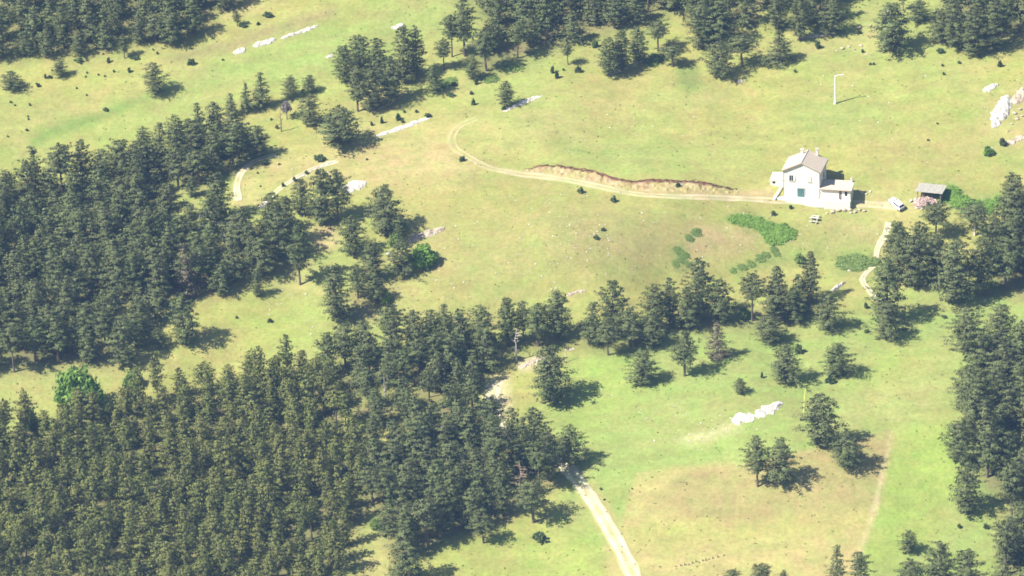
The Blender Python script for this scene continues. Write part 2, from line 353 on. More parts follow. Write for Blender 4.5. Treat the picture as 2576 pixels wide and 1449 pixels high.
# forest floors (bases of trees stand in these); filled with trees further down
FORESTS = {
 'G': [(-60,500),(50,492),(150,482),(240,466),(330,418),(400,402),(470,352),(560,358),(640,395),(610,425),(540,445),(500,468),(405,480),(385,545),(440,565),(520,565),(600,600),(660,590),(700,570),(735,600),(748,640),(740,668),(700,683),(633,700),(580,735),(533,752),(440,772),(368,850),(352,882),(300,918),(187,912),(133,926),(60,936),(-60,945)],
 'J': [(-60,1130),(40,1100),(120,1075),(180,1085),(250,1065),(330,1040),(440,990),(560,985),(700,965),(800,935),(850,1000),(860,1060),(900,1115),(905,1200),(915,1290),(880,1350),(865,1449),(880,1600),(-60,1600)],
 'IW': [(800,925),(920,902),(1000,892),(1120,872),(1250,872),(1340,858),(1420,852),(1430,872),(1330,882),(1290,905),(1215,935),(1200,980),(1110,985),(1000,985),(860,995)],
 'IE': [(1440,862),(1530,838),(1600,842),(1700,808),(1760,782),(1860,812),(1910,800),(1960,780),(2050,735),(2075,770),(2000,815),(1910,832),(1840,818),(1760,830),(1700,848),(1640,872),(1530,888),(1480,872)],
 'M': [(870,1005),(1000,992),(1195,990),(1195,1092),(1090,1108),(990,1075),(930,1085),(880,1050)],
 'K': [(1050,1120),(1130,1100),(1210,1120),(1290,1125),(1390,1140),(1440,1165),(1430,1195),(1380,1225),(1310,1280),(1240,1325),(1180,1345),(1110,1365),(1060,1390),(1010,1420),(990,1380),(940,1300),(920,1200),(960,1150)],
 'L': [(2440,1010),(2462,1160),(2480,1230),(2535,1262),(2525,1400),(2520,1600),(2720,1600),(2720,880),(2560,905),(2470,955)],
 'B': [(1190,196),(1230,186),(1290,163),(1330,146),(1395,126),(1450,102),(1500,87),(1580,73),(1640,48),(1720,28),(1730,-60),(1060,-60),(1200,10),(1215,100),(1195,130)],
 'T': [(-60,148),(60,150),(120,146),(180,136),(250,126),(350,108),(430,106),(520,78),(520,50),(560,30),(620,-20),(620,-60),(-60,-60)],
 'C': [(1740,60),(1770,98),(1840,92),(1890,55),(1915,20),(2000,30),(2010,80),(2080,70),(2120,40),(2140,-20),(2100,-60),(1730,-60)],
 'F': [(2350,90),(2440,118),(2500,115),(2560,100),(2720,90),(2720,-60),(2400,-60)],
 'R': [(2560,560),(2500,640),(2480,740),(2560,745),(2720,760),(2720,540)],
}
FOREST_GAPS = [
 [(190,540),(240,515),(255,535),(225,570),(200,575)], [(2,2),(3,2),(3,3)],
 [(1205,940),(1290,940),(1290,1095),(1205,1095)], [(60,820),(85,820),(85,870),(60,870)], [(130,690),(190,670),(200,700),(140,720)], [(300,620),(340,600),(350,625),(310,640)], [(240,760),(280,745),(290,775),(250,790)],
 [(640,1150),(700,1130),(720,1165),(660,1180)], [(430,1300),(480,1290),(500,1330),(440,1340)], [(150,1340),(200,1330),(205,1360),(160,1365)], [(1150,1180),(1230,1170),(1230,1215),(1150,1220)], [(1260,1215),(1330,1205),(1330,1245),(1265,1250)],
]
def ground_colour(x, y):
    z = H(x, y); px, py = to_px(x, y, z)
    # ragged edges: move the sampling place a little
    wx = (vnoise(x, y, 5, 7) - .5) * 26 + (vnoise(x, y, 1.6, 8) - .5) * 10; wy = (vnoise(x, y, 5, 9) - .5) * 16 + (vnoise(x, y, 1.6, 10) - .5) * 6
    qx, qy = px + wx, py + wy
    n = vnoise(x, y * 1.6, 22, 5); n2 = vnoise(x, y, 7, 6); n3 = vnoise(x * .6, y * 1.5, 3, 12)
    c = G_MEAD + (G_LUSH - G_MEAD) * np.clip(n * 1.3 - .35, 0, 1)[:, None] * .7 + (G_DRY - G_MEAD) * np.clip(n2 * 1.6 - .9, 0, 1)[:, None] * .5
    for pts, col, soft, k in ZONES:
        sharp = soft < 13
        m = mask(px + wx * .12 if sharp else qx, py + wy * .12 if sharp else qy, pts, soft) * k
        m = m * (0.75 + 0.5 * n3) if not sharp else m
        c = c + (col - c) * np.clip(m, 0, 1)[:, None]
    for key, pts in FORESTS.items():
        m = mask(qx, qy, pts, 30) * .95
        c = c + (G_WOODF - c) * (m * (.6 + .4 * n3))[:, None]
    n4 = vnoise(x * .35 + y * .25, y * 1.1 - x * .3, 4.5, 15); n5 = vnoise(x, y, 2.4, 16)
    k4 = (np.clip(n4 * 1.6 - .85, 0, 1) * .3)[:, None]; c = c + (G_BROWN - c) * k4
    k5 = (np.clip(n5 * 2.2 - 1.4, 0, 1) * .22)[:, None]; c = c + (G_GREEN * 1.35 - c) * k5
    c = c * (0.91 + 0.18 * n3)[:, None] * (0.94 + .12 * vnoise(x, y, 1.1, 14))[:, None]
    return c
def axis(lo, hi, step, far_lo, far_hi):
    a = list(np.arange(lo, hi + step * .5, step)); s = step; v = a[0]
    pre = []
    while v > far_lo: s *= 1.18; v -= s; pre.append(v)
    s = step; v = a[-1]; post = []
    while v < far_hi: s *= 1.18; v += s; post.append(v)
    return np.array(pre[::-1] + a + post)
gx = axis(-135, 135, .55, -900, 900); gy = axis(-125, 145, .6, -1000, 700)
GX, GY = np.meshgrid(gx, gy); gxf, gyf = GX.ravel(), GY.ravel()
gz = H(gxf, gyf); nx_, ny_ = len(gx), len(gy)
idx = np.arange(nx_ * ny_).reshape(ny_, nx_)
quads = np.stack([idx[:-1, :-1], idx[:-1, 1:], idx[1:, 1:], idx[1:, :-1]], -1).reshape(-1, 4)
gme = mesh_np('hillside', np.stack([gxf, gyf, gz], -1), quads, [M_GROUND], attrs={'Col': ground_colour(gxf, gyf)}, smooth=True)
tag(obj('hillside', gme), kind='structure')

# ------------------------------------------------------------------ tracks
def resample(pts, step):
    """smooth world polyline through photo measurements"""
    w = P(np.array([p[0] for p in pts]), np.array([p[1] for p in pts]))[:, :2]
    out = []
    n = len(w)
    for i in range(n - 1):
        p0, p1, p2, p3 = w[max(i - 1, 0)], w[i], w[i + 1], w[min(i + 2, n - 1)]
        k = max(2, int(np.hypot(*(p2 - p1)) / step))
        for j in range(k):
            t = j / k
            out.append(.5 * ((2 * p1) + (-p0 + p2) * t + (2 * p0 - 5 * p1 + 4 * p2 - p3) * t * t + (-p0 + 3 * p1 - 3 * p2 + p3) * t ** 3))
    out.append(w[-1]); return np.array(out)
def track(name, pts, width, centre=.45, pale=(.56, .50, .38), lift=.05, soft_end=0.0):
    L = resample(pts, .6); T = np.gradient(L, axis=0); T /= np.linalg.norm(T, axis=1)[:, None]; Nn = np.stack([-T[:, 1], T[:, 0]], 1)
    us = np.linspace(-1, 1, 13); n = len(L); V = []; Cc = []
    wmod = width * (.85 + .3 * vnoise(L[:, 0], L[:, 1], 4, 21))
    for k, u in enumerate(us):
        wob = (vnoise(L[:, 0] + 50 * k, L[:, 1], 1.5, 22) - .5) * .35 * (abs(u) > .9)
        q = L + Nn * ((u / 2) * wmod + wob)[:, None]
        z = H(q[:, 0], q[:, 1]) + lift - (.09 if abs(u) > .95 else 0)
        V.append(np.stack([q[:, 0], q[:, 1], z], -1))
        rut = math.exp(-((abs(u) - .52) / .26) ** 2)
        base = np.array(pale)[None, :] * (.8 + .35 * vnoise(q[:, 0], q[:, 1], 1.5, 23))[:, None]
        g = ground_colour(q[:, 0], q[:, 1]) * 1.03
        f = np.clip((1 - rut) * (centre if abs(u) < .5 else .9) * 1.5 * (.5 + vnoise(q[:, 0], q[:, 1], 2.2, 24)) + (1.0 if abs(u) > .8 else 0) + (soft_end * np.clip(1.2 - np.linspace(0, 1, n)[::-1] * 5, 0, .45)), 0, 1)[:, None]
        Cc.append(base * (1 - f) + g * f)
    V = np.stack(V, 1).reshape(-1, 3); Cc = np.stack(Cc, 1).reshape(-1, 3)
    ii = np.arange(n * 13).reshape(n, 13); q = np.stack([ii[:-1, :-1], ii[:-1, 1:], ii[1:, 1:], ii[1:, :-1]], -1).reshape(-1, 4)[:, ::-1]
    me = mesh_np(name, V, q, [M_TRACK], attrs={'Col': Cc}, smooth=True)
    me.update()
    o = obj(name, me); return tag(o, kind='structure')
track('dirt_road', [(1625,1560),(1604,1480),(1586,1430),(1556,1370),(1520,1308),(1480,1245),(1442,1195),(1400,1150),(1340,1118),(1270,1092),(1245,1050),(1240,1000),(1250,958)], 3.9, .42, (.56, .50, .37))
track('farm_track', [(2262,520),(2200,515),(2120,513),(2040,509),(1950,505),(1850,500),(1700,495),(1600,488),(1500,468),(1400,449),(1300,437),(1230,422),(1180,396),(1145,372),(1137,345),(1156,318),(1200,298)], 2.6, .5, (.47, .41, .27), soft_end=1.0)
track('forest_track', [(850,405),(790,424),(740,450),(700,478),(675,500)], 1.7, .5, (.50, .44, .32))
track('looping_path', [(700,390),(655,400),(618,422),(600,450),(596,480),(600,505)], 2.0, .4, (.55, .48, .34))
track('footpath', [(2236,560),(2228,590),(2212,615),(2205,640),(2202,662),(2178,688),(2170,706),(2190,735),(2215,760)], 1.7, .35, (.58, .52, .42))

# bank of bare red earth cut above the farm track
def earth_bank():
    top = resample([(1322,426),(1380,420),(1440,426),(1500,436),(1540,449),(1590,460),(1640,457),(1700,459),(1760,462),(1800,469),(1856,477)], .5)
    bot = resample([(1322,432),(1380,437),(1440,448),(1500,459),(1540,469),(1590,479),(1640,483),(1700,486),(1760,490),(1800,492),(1856,494)], .5)
    n = 180; ti = np.linspace(0, 1, n)
    def rs(a): s = np.linspace(0, 1, len(a)); return np.stack([np.interp(ti, s, a[:, 0]), np.interp(ti, s, a[:, 1])], 1)
    top, bot = rs(top), rs(bot); rows = [0, .15, .35, .55, .75, .92, 1.0, 1.03, 1.25]
    lift = [-.1, .02, .08, .15, .25, .33, .52, .42, -.1]
    V = []; Cc = []
    fade = np.clip(np.minimum(ti, 1 - ti) * 10, 0, 1)
    for k, (t, l) in enumerate(zip(rows, lift)):
        q = bot + (top - bot) * t + ((vnoise(ti * 120 + k * 9, ti * 0 + k, 1.7, 31) - .5) * .9 * (t > 0))[:, None] * np.array((.3, 1.))
        z = H(q[:, 0], q[:, 1]) + l * (fade if l > 0 else 1) + (vnoise(q[:, 0], q[:, 1], .7, 32) - .5) * .5 * (0 < k < 7)
        V.append(np.stack([q[:, 0], q[:, 1], z], -1))
        nn = vnoise(q[:, 0], q[:, 1], .9, 33)[:, None]
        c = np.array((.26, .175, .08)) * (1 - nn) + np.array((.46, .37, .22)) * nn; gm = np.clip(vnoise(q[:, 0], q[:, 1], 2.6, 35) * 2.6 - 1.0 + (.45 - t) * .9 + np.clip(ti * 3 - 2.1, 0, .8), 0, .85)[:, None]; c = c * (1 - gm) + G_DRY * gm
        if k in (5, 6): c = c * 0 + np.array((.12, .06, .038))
        if k >= 7: c = c * 0 + G_MEAD * .8
        Cc.append(c)
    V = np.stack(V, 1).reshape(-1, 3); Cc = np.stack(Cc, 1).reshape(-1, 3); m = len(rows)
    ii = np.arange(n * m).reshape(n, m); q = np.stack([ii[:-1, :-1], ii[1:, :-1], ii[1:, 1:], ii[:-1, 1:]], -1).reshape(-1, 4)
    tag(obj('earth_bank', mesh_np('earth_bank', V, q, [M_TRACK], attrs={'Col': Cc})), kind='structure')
earth_bank()

# ------------------------------------------------------------------ rocks
def rock_slab(pts, wpx, h, label, mat=M_ROCK, seed=0, group='pale rock outcrops on the hillside', name='rock_outcrop'):
    """long outcrop following a line of photo measurements; wpx = its extent up the picture"""
    L = resample(pts, .28); n = max(len(L), 9); ti = np.linspace(0, 1, n); s = np.linspace(0, 1, len(L))
    L = np.stack([np.interp(ti, s, L[:, 0]), np.interp(ti, s, L[:, 1])], 1)
    T = np.gradient(L, axis=0); T /= np.linalg.norm(T, axis=1)[:, None] + 1e-9; Nn = np.stack([-T[:, 1], T[:, 0]], 1)
    w = wpx / 11.7 if abs(float(T[:, 0].mean())) < .55 else wpx / 7.6
    prof = (1 - np.abs(2 * ti - 1) ** 2.6) ** .6 * w / 2 + .05
    us = np.linspace(-1, 1, 13); V = []
    for k, u in enumerate(us):
        e = .95 + (vnoise(L[:, 0] + seed * 31, L[:, 1] + (50 if u > 0 else 0), .8, 41) - .5) * .75
        q = L + Nn * (u * prof * e)[:, None]
        cr = vnoise(q[:, 0] + seed * 17, q[:, 1], .75, 42); cr2 = np.floor(vnoise(q[:, 0] * 1.3, q[:, 1] + seed * 9, 1.3, 43) * 4) / 4
        dome = .7 * (1 - abs(u) ** 3) * (.1 + .8 * cr + .9 * cr2) * h * np.clip(prof / (w / 2), .2, 1) - (.12 if abs(u) > .5 else 0) * (cr > .62)
        V.append(np.stack([q[:, 0], q[:, 1], H(q[:, 0], q[:, 1]) + dome - (.15 if abs(u) > .95 else 0)], -1))
    base = np.array((L[n // 2][0], L[n // 2][1], float(H(*L[n // 2]))))
    V = np.stack(V, 1).reshape(-1, 3) - base
    ii = np.arange(n * 13).reshape(n, 13); q = np.stack([ii[:-1, :-1], ii[1:, :-1], ii[1:, 1:], ii[:-1, 1:]], -1).reshape(-1, 4)
    t1 = q[:, [0, 1, 2]]; t2 = q[:, [0, 2, 3]]
    o = obj(name, mesh_np(name, V, np.concatenate([t1, t2])[:, ::-1], [mat]), loc=Vector(base))
    return tag(o, label, 'rock', group)
def boulder_mesh(seed, mat=M_ROCK):
    import bmesh
    bm = bmesh.new(); bmesh.ops.create_icosphere(bm, subdivisions=2, radius=1)
    r = random.Random(seed)
    ax = [Vector((r.uniform(-1, 1), r.uniform(-1, 1), r.uniform(-1, 1))).normalized() for _ in range(9)]; ds = [r.uniform(.6, .95) for _ in ax]
    for v in bm.verts:
        for a, d in zip(ax, ds):
            k = v.co.dot(a)
            if k > d: v.co -= a * (k - d)
        v.co.z *= .62
    me = bpy.data.meshes.new('boulder'); bm.to_mesh(me); bm.free(); me.materials.append(mat); return me
BOULD = [boulder_mesh(s) for s in range(4)]; BOULDW = [boulder_mesh(s + 10, M_WARM) for s in range(3)]
def boulder(px, py, wpx, label, group=None, warm=False, name='boulder', sy=.8, sz=.9):
    p = P1(px, py); s = wpx * mpp(p) / 2
    o = obj(name, random.choice(BOULDW if warm else BOULD), loc=p + Vector((0, 0, s * .15)), rz=random.uniform(0, 6.28))
    o.scale = (s, s * sy, s * sz); return tag(o, label, 'rock', group)
GR = 'pale rock outcrops on the hillside'
rock_slab([(586,134),(603,128),(618,124)], 12, .5, 'short white rock slab at the lower left end of the long upper ledge', seed=1)
rock_slab([(636,118),(665,108),(695,97)], 14, .5, 'lumpy white rock ledge forming the middle of the upper left ledge', seed=2)
rock_slab([(706,98),(745,84),(802,64)], 8, .4, 'thin white rock ledge tapering up to the right across the upper meadow', seed=3)
rock_slab([(984,72),(1000,66),(1016,61)], 12, .4, 'small white slab beside the crown of a pine high in the upper meadow', seed=4)
rock_slab([(818,145),(828,142),(840,139)], 7, .3, 'tiny pale slab left of the upper pine clump', seed=5)
rock_slab([(1264,281),(1300,265),(1335,250),(1364,240)], 13, .3, 'long smooth white slab right below the lone round pine', seed=6)
rock_slab([(942,345),(985,330),(1030,314),(1085,296)], 13, .3, 'long white slab sloping below a few bushes above the bare patch', seed=7)
rock_slab([(1526,193),(1570,172),(1625,149)], 7, .3, 'thin pale ledge under the dark clump of four pines', seed=8)
rock_slab([(866,484),(890,470),(922,458)], 30, .6, 'broad white rock face behind the pines at the forest tip', seed=9)
rock_slab([(498,546),(515,541),(536,536)], 13, .5, 'white rock slab among the left forest pines below the looping path', seed=10)
rock_slab([(436,551),(447,547),(458,544)], 8, .4, 'small white rock showing between left forest pines', seed=11)
rock_slab([(655,523),(664,515),(673,507)], 13, .5, 'upright white rock at the foot of the forest track', seed=12)
rock_slab([(1014,616),(1040,600),(1070,590),(1118,574)], 17, .7, 'pinkish white broken rock ridge above the bright green bush', M_WARM, 13)
rock_slab([(1424,744),(1446,737),(1472,730)], 6, .3, 'narrow pale streak of rock above the middle pine belt', M_WARM, 14)
rock_slab([(2132,682),(2148,676),(2162,670)], 10, .5, 'pale block of rock beside the dark green thicket near the footpath', seed=15)
rock_slab([(2090,732),(2108,722),(2126,710)], 8, .6, 'slanting pale slab below the thicket and left of the footpath bend', seed=16)
rock_slab([(1842,1062),(1868,1053),(1896,1044)], 26, .5, 'rounded white outcrop, the lower one of the pair in the lower meadow', seed=17)
rock_slab([(1898,1048),(1930,1032),(1968,1012)], 24, .5, 'pointed white outcrop, the upper one of the pair in the lower meadow', seed=18)
rock_slab([(2475,232),(2492,220),(2512,213)], 14, .5, 'white curved slab above the big outcrop at the right edge', seed=19)
rock_slab([(2500,322),(2512,290),(2528,262),(2534,240)], 44, 1.2, 'large white craggy outcrop near the right edge', seed=20)
rock_slab([(2550,262),(2566,245),(2590,222)], 24, .8, 'pale crag at the right edge beside the large outcrop', M_WARM, 21)
rock_slab([(2528,366),(2556,352),(2600,335)], 13, .5, 'pale layered ledge at the right edge below the outcrops', M_WARM, 22)
rock_slab([(2004,101),(2030,93),(2090,88)], 8, .5, 'thin reddish ledge under the upper right pines', M_WARM, 23)
rock_slab([(2222,54),(2228,40),(2236,28)], 14, .7, 'upright pale rock behind the large dark pine of the upper right', M_WARM, 24)
rock_slab([(1305,926),(1338,910),(1372,897)], 14, .4, 'pale rock bank in the gap of the middle pine belt', M_WARM, 25)
rock_slab([(1420,882),(1434,879),(1446,876)], 7, .3, 'small flat pale rock right of the gap in the pine belt', M_WARM, 26)
rock_slab([(720,465),(760,443),(800,422),(850,404)], 4.5, .2, 'low pale stone edge along the lower side of the forest track', seed=27)
rock_slab([(945,278),(975,262),(1012,240)], 6, .3, 'thin warm rock lip over the bare red patch beside the upper clump', M_WARM, 28)
boulder(1862, 205, 15, 'single grey white boulder standing alone below the upper right pines', 'lone boulders')
for i, (x, y, w) in enumerate([(2120,122,14),(2135,118,10),(2165,115,12),(2180,137,11),(2150,125,9),(2105,128,8),(2245,147,7),(2160,70,16),(2190,65,12),(2060,112,8)]):
    boulder(x, y, w, 'warm stone in rocky patch by the large upper right pine', 'stones of the upper right rocky patch', True)
for i, (x, y, w) in enumerate([(978,640,16),(985,655,10),(968,690,10),(960,700,8),(1117,573,9),(920,775,9),(905,793,6)]):
    boulder(x, y, w, 'pale stone lying between the pines at the forest tip', 'stones at the forest tip', False)
for i, (x, y, w) in enumerate([(2095,533,16),(2110,530,15),(2125,529,16),(2140,528,14),(2152,533,12),(2162,528,12),(2175,531,12),(2140,536,10),(2080,537,9)]):
    boulder(x, y, w, 'pale stone in the loose row below the house terrace', 'row of stones below the terrace', True)
for i, (x, y, w) in enumerate([(2168,485,12),(2180,489,10),(2190,482,10),(2157,478,8)]):
    boulder(x, y, w, 'pale rubble block right of the low annex', 'rubble blocks beside the annex', False)
for i, (x, y, w) in enumerate([(2120,650,9),(2128,644,8),(2112,660,8),(2135,655,7),(2118,668,7)]):
    boulder(x, y, w, 'white stone lying in the dark green thicket', 'stones in the thicket', False)
for i, (x, y, w) in enumerate([(1248,1040,16),(1262,1052,15),(1240,1062,16),(1258,1074,17),(1238,1046,12),(1265,1085,14),(1250,1092,12)]):
    boulder(x, y, w, 'pale stone on the washed out road between the pines', 'stones on the washed out road', True, sz=.6)
for i, (x, y, w) in enumerate([(1874,1081,6),(1828,1080,6),(1795,1080,6),(1756,1132,6),(1905,1080,5),(1838,1052,7),(1892,1060,8),(1820,1068,5)]):
    boulder(x, y, w, 'small white stone beside the lower meadow outcrops', 'stones beside the lower meadow outcrops', False)
for i, (x, y, w) in enumerate([(2552,285,14),(2566,275,12),(2558,300,12),(2570,292,10),(2545,312,9),(2478,272,6),(2535,330,8)]):
    boulder(x, y, w, 'pale broken block beside the large outcrop at the right edge', 'blocks beside the large right outcrop', True)
def scatter_stones(name, n, polys, rmin, rmax, label_seed):
    """thousands of loose stones, uncountable: one object"""
    r = np.random.default_rng(label_seed); Vs = []; Fs = []; b = 0
    oct_v = np.array([(1, 0, 0), (-1, 0, 0), (0, 1, 0), (0, -1, 0), (0, 0, .7), (0, 0, -.7)], float)
    oct_f = np.array([(0, 2, 4), (2, 1, 4), (1, 3, 4), (3, 0, 4), (2, 0, 5), (1, 2, 5), (3, 1, 5), (0, 3, 5)])
    for poly, k in polys:
        xs = [p[0] for p in poly]; ys = [p[1] for p in poly]; cnt = 0
        while cnt < int(n * k):
            x = r.uniform(min(xs), max(xs)); y = r.uniform(min(ys), max(ys))
            if not inside(np.array([x]), np.array([y]), poly)[0]: continue
            p = np.array(P1(x, y)); s = rmin + (rmax - rmin) * r.random() ** 4; a = r.uniform(0, 6.28)
            v = oct_v * (1 + r.uniform(-.3, .3, (6, 1))) * s * np.array((1, .8, .8)); c_, s_ = math.cos(a), math.sin(a)
            v = np.stack([v[:, 0] * c_ - v[:, 1] * s_, v[:, 0] * s_ + v[:, 1] * c_, v[:, 2]], -1) + p
            Vs.append(v); Fs.append(oct_f + b); b += 6; cnt += 1
    return mesh_np(name, np.concatenate(Vs), np.concatenate(Fs), [M_ROCK])
tag(obj('loose_stones', scatter_stones('loose_stones', 900, [
    ([(900,500),(1300,470),(1850,520),(1800,640),(1500,720),(1100,780),(900,780)], .42), ([(1400,560),(1560,560),(1560,680),(1400,680)], .1),
    ([(1800,500),(2250,520),(2230,620),(1850,640)], .17), ([(1700,1040),(1880,1040),(1860,1090),(1700,1120)], .05), ([(640,700),(800,680),(800,850),(680,800)], .09),
    ([(2000,120),(2350,120),(2576,350),(2400,450),(2050,300)], .08), ([(1250,260),(1700,240),(1900,400),(1400,400)], .06), ([(600,300),(900,340),(860,500),(680,470)], .05),
    ([(1400,900),(1900,980),(2300,1000),(2100,1100),(1500,1120)], .05)], .10, .34, 5)),
    'small pale stones strewn over the meadows', 'stones', kind='stuff')

# ------------------------------------------------------------------ foliage builders
PROF = {
 'pine':  (.10, [(0,.72),(.1,1),(.28,1.03),(.55,.92),(.8,.64),(.93,.38),(1,.15)]),
 'tall':  (.28, [(0,.45),(.15,.85),(.35,1),(.6,.85),(.85,.5),(1,.1)]),
 'round': (.12, [(0,.7),(.18,1),(.5,.97),(.78,.7),(1,.22)]),
 'flat':  (.50, [(0,.5),(.3,1),(.6,.95),(.85,.65),(1,.3)]),
 'cone':  (.06, [(0,.85),(.1,1),(.4,.72),(.7,.40),(1,.04)]),
}
def tufts(cen, rad, nt, size, r, flat=.5, outw=None):
    """leaf sprays: nt small triangles spread around each centre"""
    n = len(cen); c = np.repeat(cen, nt, 0); R = np.repeat(rad, nt)
    d = r.normal(size=(n * nt, 3)); d /= np.linalg.norm(d, axis=1)[:, None]; d *= (r.random((n * nt, 1)) ** .4) * R[:, None]; d[:, 2] *= flat
    pc = c + d
    dn = d / (np.linalg.norm(d, axis=1)[:, None] + 1e-6)
    nn = dn * .85 + np.array((0, 0, .45)) + r.normal(size=d.shape) * .38
    if outw is not None: nn = dn * .45 + np.repeat(outw, nt, 0) * .75 + np.array((0, 0, .32)) + r.normal(size=d.shape) * .24
    nn /= np.linalg.norm(nn, axis=1)[:, None]
    a = np.cross(nn, r.normal(size=d.shape)); a /= np.linalg.norm(a, axis=1)[:, None] + 1e-9; b = np.cross(nn, a)
    s = size * r.uniform(.6, 1.35, (n * nt, 1))
    V = np.stack([pc - a * s * .7 - b * s * .6, pc - a * s * .5 + b * s * .7, pc + a * s * 1.05], 1).reshape(-1, 3)
    return V, np.arange(len(V)).reshape(-1, 3)
def pine_geo(kind, seed, h=10.0, w=6.0, dens=1.0, nt=18, bare=False, size=.165):
    """returns (trunk V,F), (crown V,F,clump)"""
    r = np.random.default_rng(seed); cb, prof = PROF[kind]
    TV = []; TF = []
    def tube(p0, p1, r0, r1, n=5):
        p0 = np.array(p0, float); p1 = np.array(p1, float); d = p1 - p0; d /= np.linalg.norm(d) + 1e-9
        a = np.cross(d, (.3, .9, .1)); a /= np.linalg.norm(a); c = np.cross(d, a); b = sum(len(v) for v in TV)
        t = np.arange(n) * 2 * math.pi / n; ring = np.cos(t)[:, None] * a + np.sin(t)[:, None] * c
        TV.append(np.concatenate([p0 + ring * r0, p1 + ring * r1]))
        TF.append(np.array([(b + i, b + (i + 1) % n, b + n + (i + 1) % n, b + n + i) for i in range(n)]))
    bend = r.uniform(-.25, .25, 2); spine = lambda t: np.array((bend[0] * math.sin(t * 2.6), bend[1] * math.sin(t * 2.1), t * h))
    ts = np.linspace(-.03, .97, 7); r0 = .022 * h
    for i in range(6): tube(spine(ts[i]), spine(ts[i + 1]), r0 * (1.05 - ts[i]) + .02, r0 * (1.05 - ts[i + 1]) + .02, 6)
    asym = r.uniform(.6, 1.15, 8); cen = []; rad = []
    nl = int(13 * dens * (1 - cb) ** .5 * (h / 10) ** .3) + 2
    for k in range(nl):
        t = (k + r.uniform(-.2, .2)) / (nl - 1); t = min(max(t, 0), 1); z = cb + (1 - cb) * t
        pr = np.interp(t, [p[0] for p in prof], [p[1] for p in prof]) * w / 2
        nb = max(3, int((4 + 4 * pr / (w / 2)) * r.uniform(.8, 1.2))); a0 = r.uniform(0, 6.28)
        for j in range(nb):
            az = a0 + j * 2 * math.pi / nb + r.uniform(-.35, .35); ln = pr * r.uniform(.62, 1.12) * asym[int(az / 6.2832 * 8) % 8]
            if r.random() < .1: ln *= .5
            elif r.random() < .1: ln *= 1.25
            o = spine(min(z * .985, .97)); droop = r.uniform(-.06, .22) + t * .25
            e = o + np.array((math.cos(az) * ln, math.sin(az) * ln, ln * droop))
            if ln > .35: tube(o, o + (e - o) * .9, .045 * (1.2 - t) + .015, .012, 3)
            if bare: continue
            m = max(1, int(round(ln / .62)))
            for q in range(m):
                f = 1 - q / max(m, 1) * .8
                pnt = o + (e - o) * f + r.normal(size=3) * np.array((.16, .16, .08)); cen.append(pnt); rad.append(r.uniform(.42, .72) * (.75 + .35 * (1 - t)))
    tv = np.concatenate(TV); tf = np.concatenate([f for f in TF if f.shape[1] == 4])
    if bare: return (tv, tf), None
    cen = np.array(cen); rad = np.array(rad)
    ow = cen * np.array((1, 1, 0)); ow /= np.maximum(np.linalg.norm(ow, axis=1)[:, None], .6)
    V, F = tufts(cen, rad, nt, size, r, .36, ow)
    cl = np.repeat(np.clip(r.normal(.5, .25, len(cen)), 0, 1), nt * 3)
    return (tv, tf), (V, F, cl)
def bush_geo(seed, n=60, nt=10, size=.2, top=1.0, lobes=5):
    """unit bush: radius 1, height about top"""
    r = np.random.default_rng(seed); cen = []
    L = [(r.uniform(-.5, .5), r.uniform(-.5, .5), r.uniform(.45, .7), r.uniform(.5, 1.0)) for _ in range(lobes)] + [(0, 0, .7, 1.0)]
    for i in range(n):
        lx, ly, lr, lh = L[i % len(L)]; a = r.uniform(0, 6.28); e = math.acos(r.uniform(-.1, 1)); k = r.uniform(.65, 1.0)
        cen.append((lx + lr * k * math.sin(e) * math.cos(a), ly + lr * k * math.sin(e) * math.sin(a), max(.06, lh * (.25 + .75 * k * math.cos(e))) * top))
    cen = np.array(cen); V, F = tufts(cen, np.full(n, .22), nt, size, r, .8)
    return V, F, np.repeat(np.clip(r.normal(.5, .25, n), 0, 1), nt * 3)
VAR = {}
def variant(kind, i):
    key = (kind, i)
    if key not in VAR:
        w = {'pine': 6, 'tall': 5.6, 'round': 7, 'flat': 6.5, 'cone': 4.6}[kind]
        (tv, tf), (cv, cf, cl) = pine_geo(kind, 100 + i * 7 + len(kind) * 31 + ord(kind[0]), 10, w)
        VAR[key] = dict(w=w, tv=tv, tf=tf, cv=cv, cf=cf, cl=cl,
            trunk=mesh_np('trunk', tv, tf, [M_BARK]), crown=mesh_np('crown', cv, cf, [M_NEEDLE], attrs={'clump': cl}),
            trunk_pale=None)
    return VAR[key]
def real_h(hpx, p): return hpx * mpp(p) / math.cos(PITCH)
PINE_N = 0
def pine(px, py, hpx, wpx, kind='pine', label=None, group=None, name='pine_tree', crown_mat=None, trunk_mat=None, v=None, cat='tree', fat=1.13):
    global PINE_N
    p = P1(px, py); h = real_h(hpx, p); w = wpx * mpp(p)
    V = variant(kind, random.randrange(5) if v is None else v)
    root = obj(name, None, loc=p, rz=random.uniform(0, 6.28)); sxy = w / V['w'] * fat; root.scale = (sxy, sxy, h / 10)
    tag(root, label, cat, group)
    t = obj('trunk', V['trunk'], root); c = obj('crown', V['crown'], root)
    if crown_mat:
        ck = ('crown', crown_mat.name)
        if ck not in V: V[ck] = V['crown'].copy(); V[ck].materials[0] = crown_mat
        c.data = V[ck]
    if trunk_mat:
        me = V['trunk'].copy(); me.materials[0] = trunk_mat; t.data = me
    PINE_N += 1
    return root
BUSHM = {}
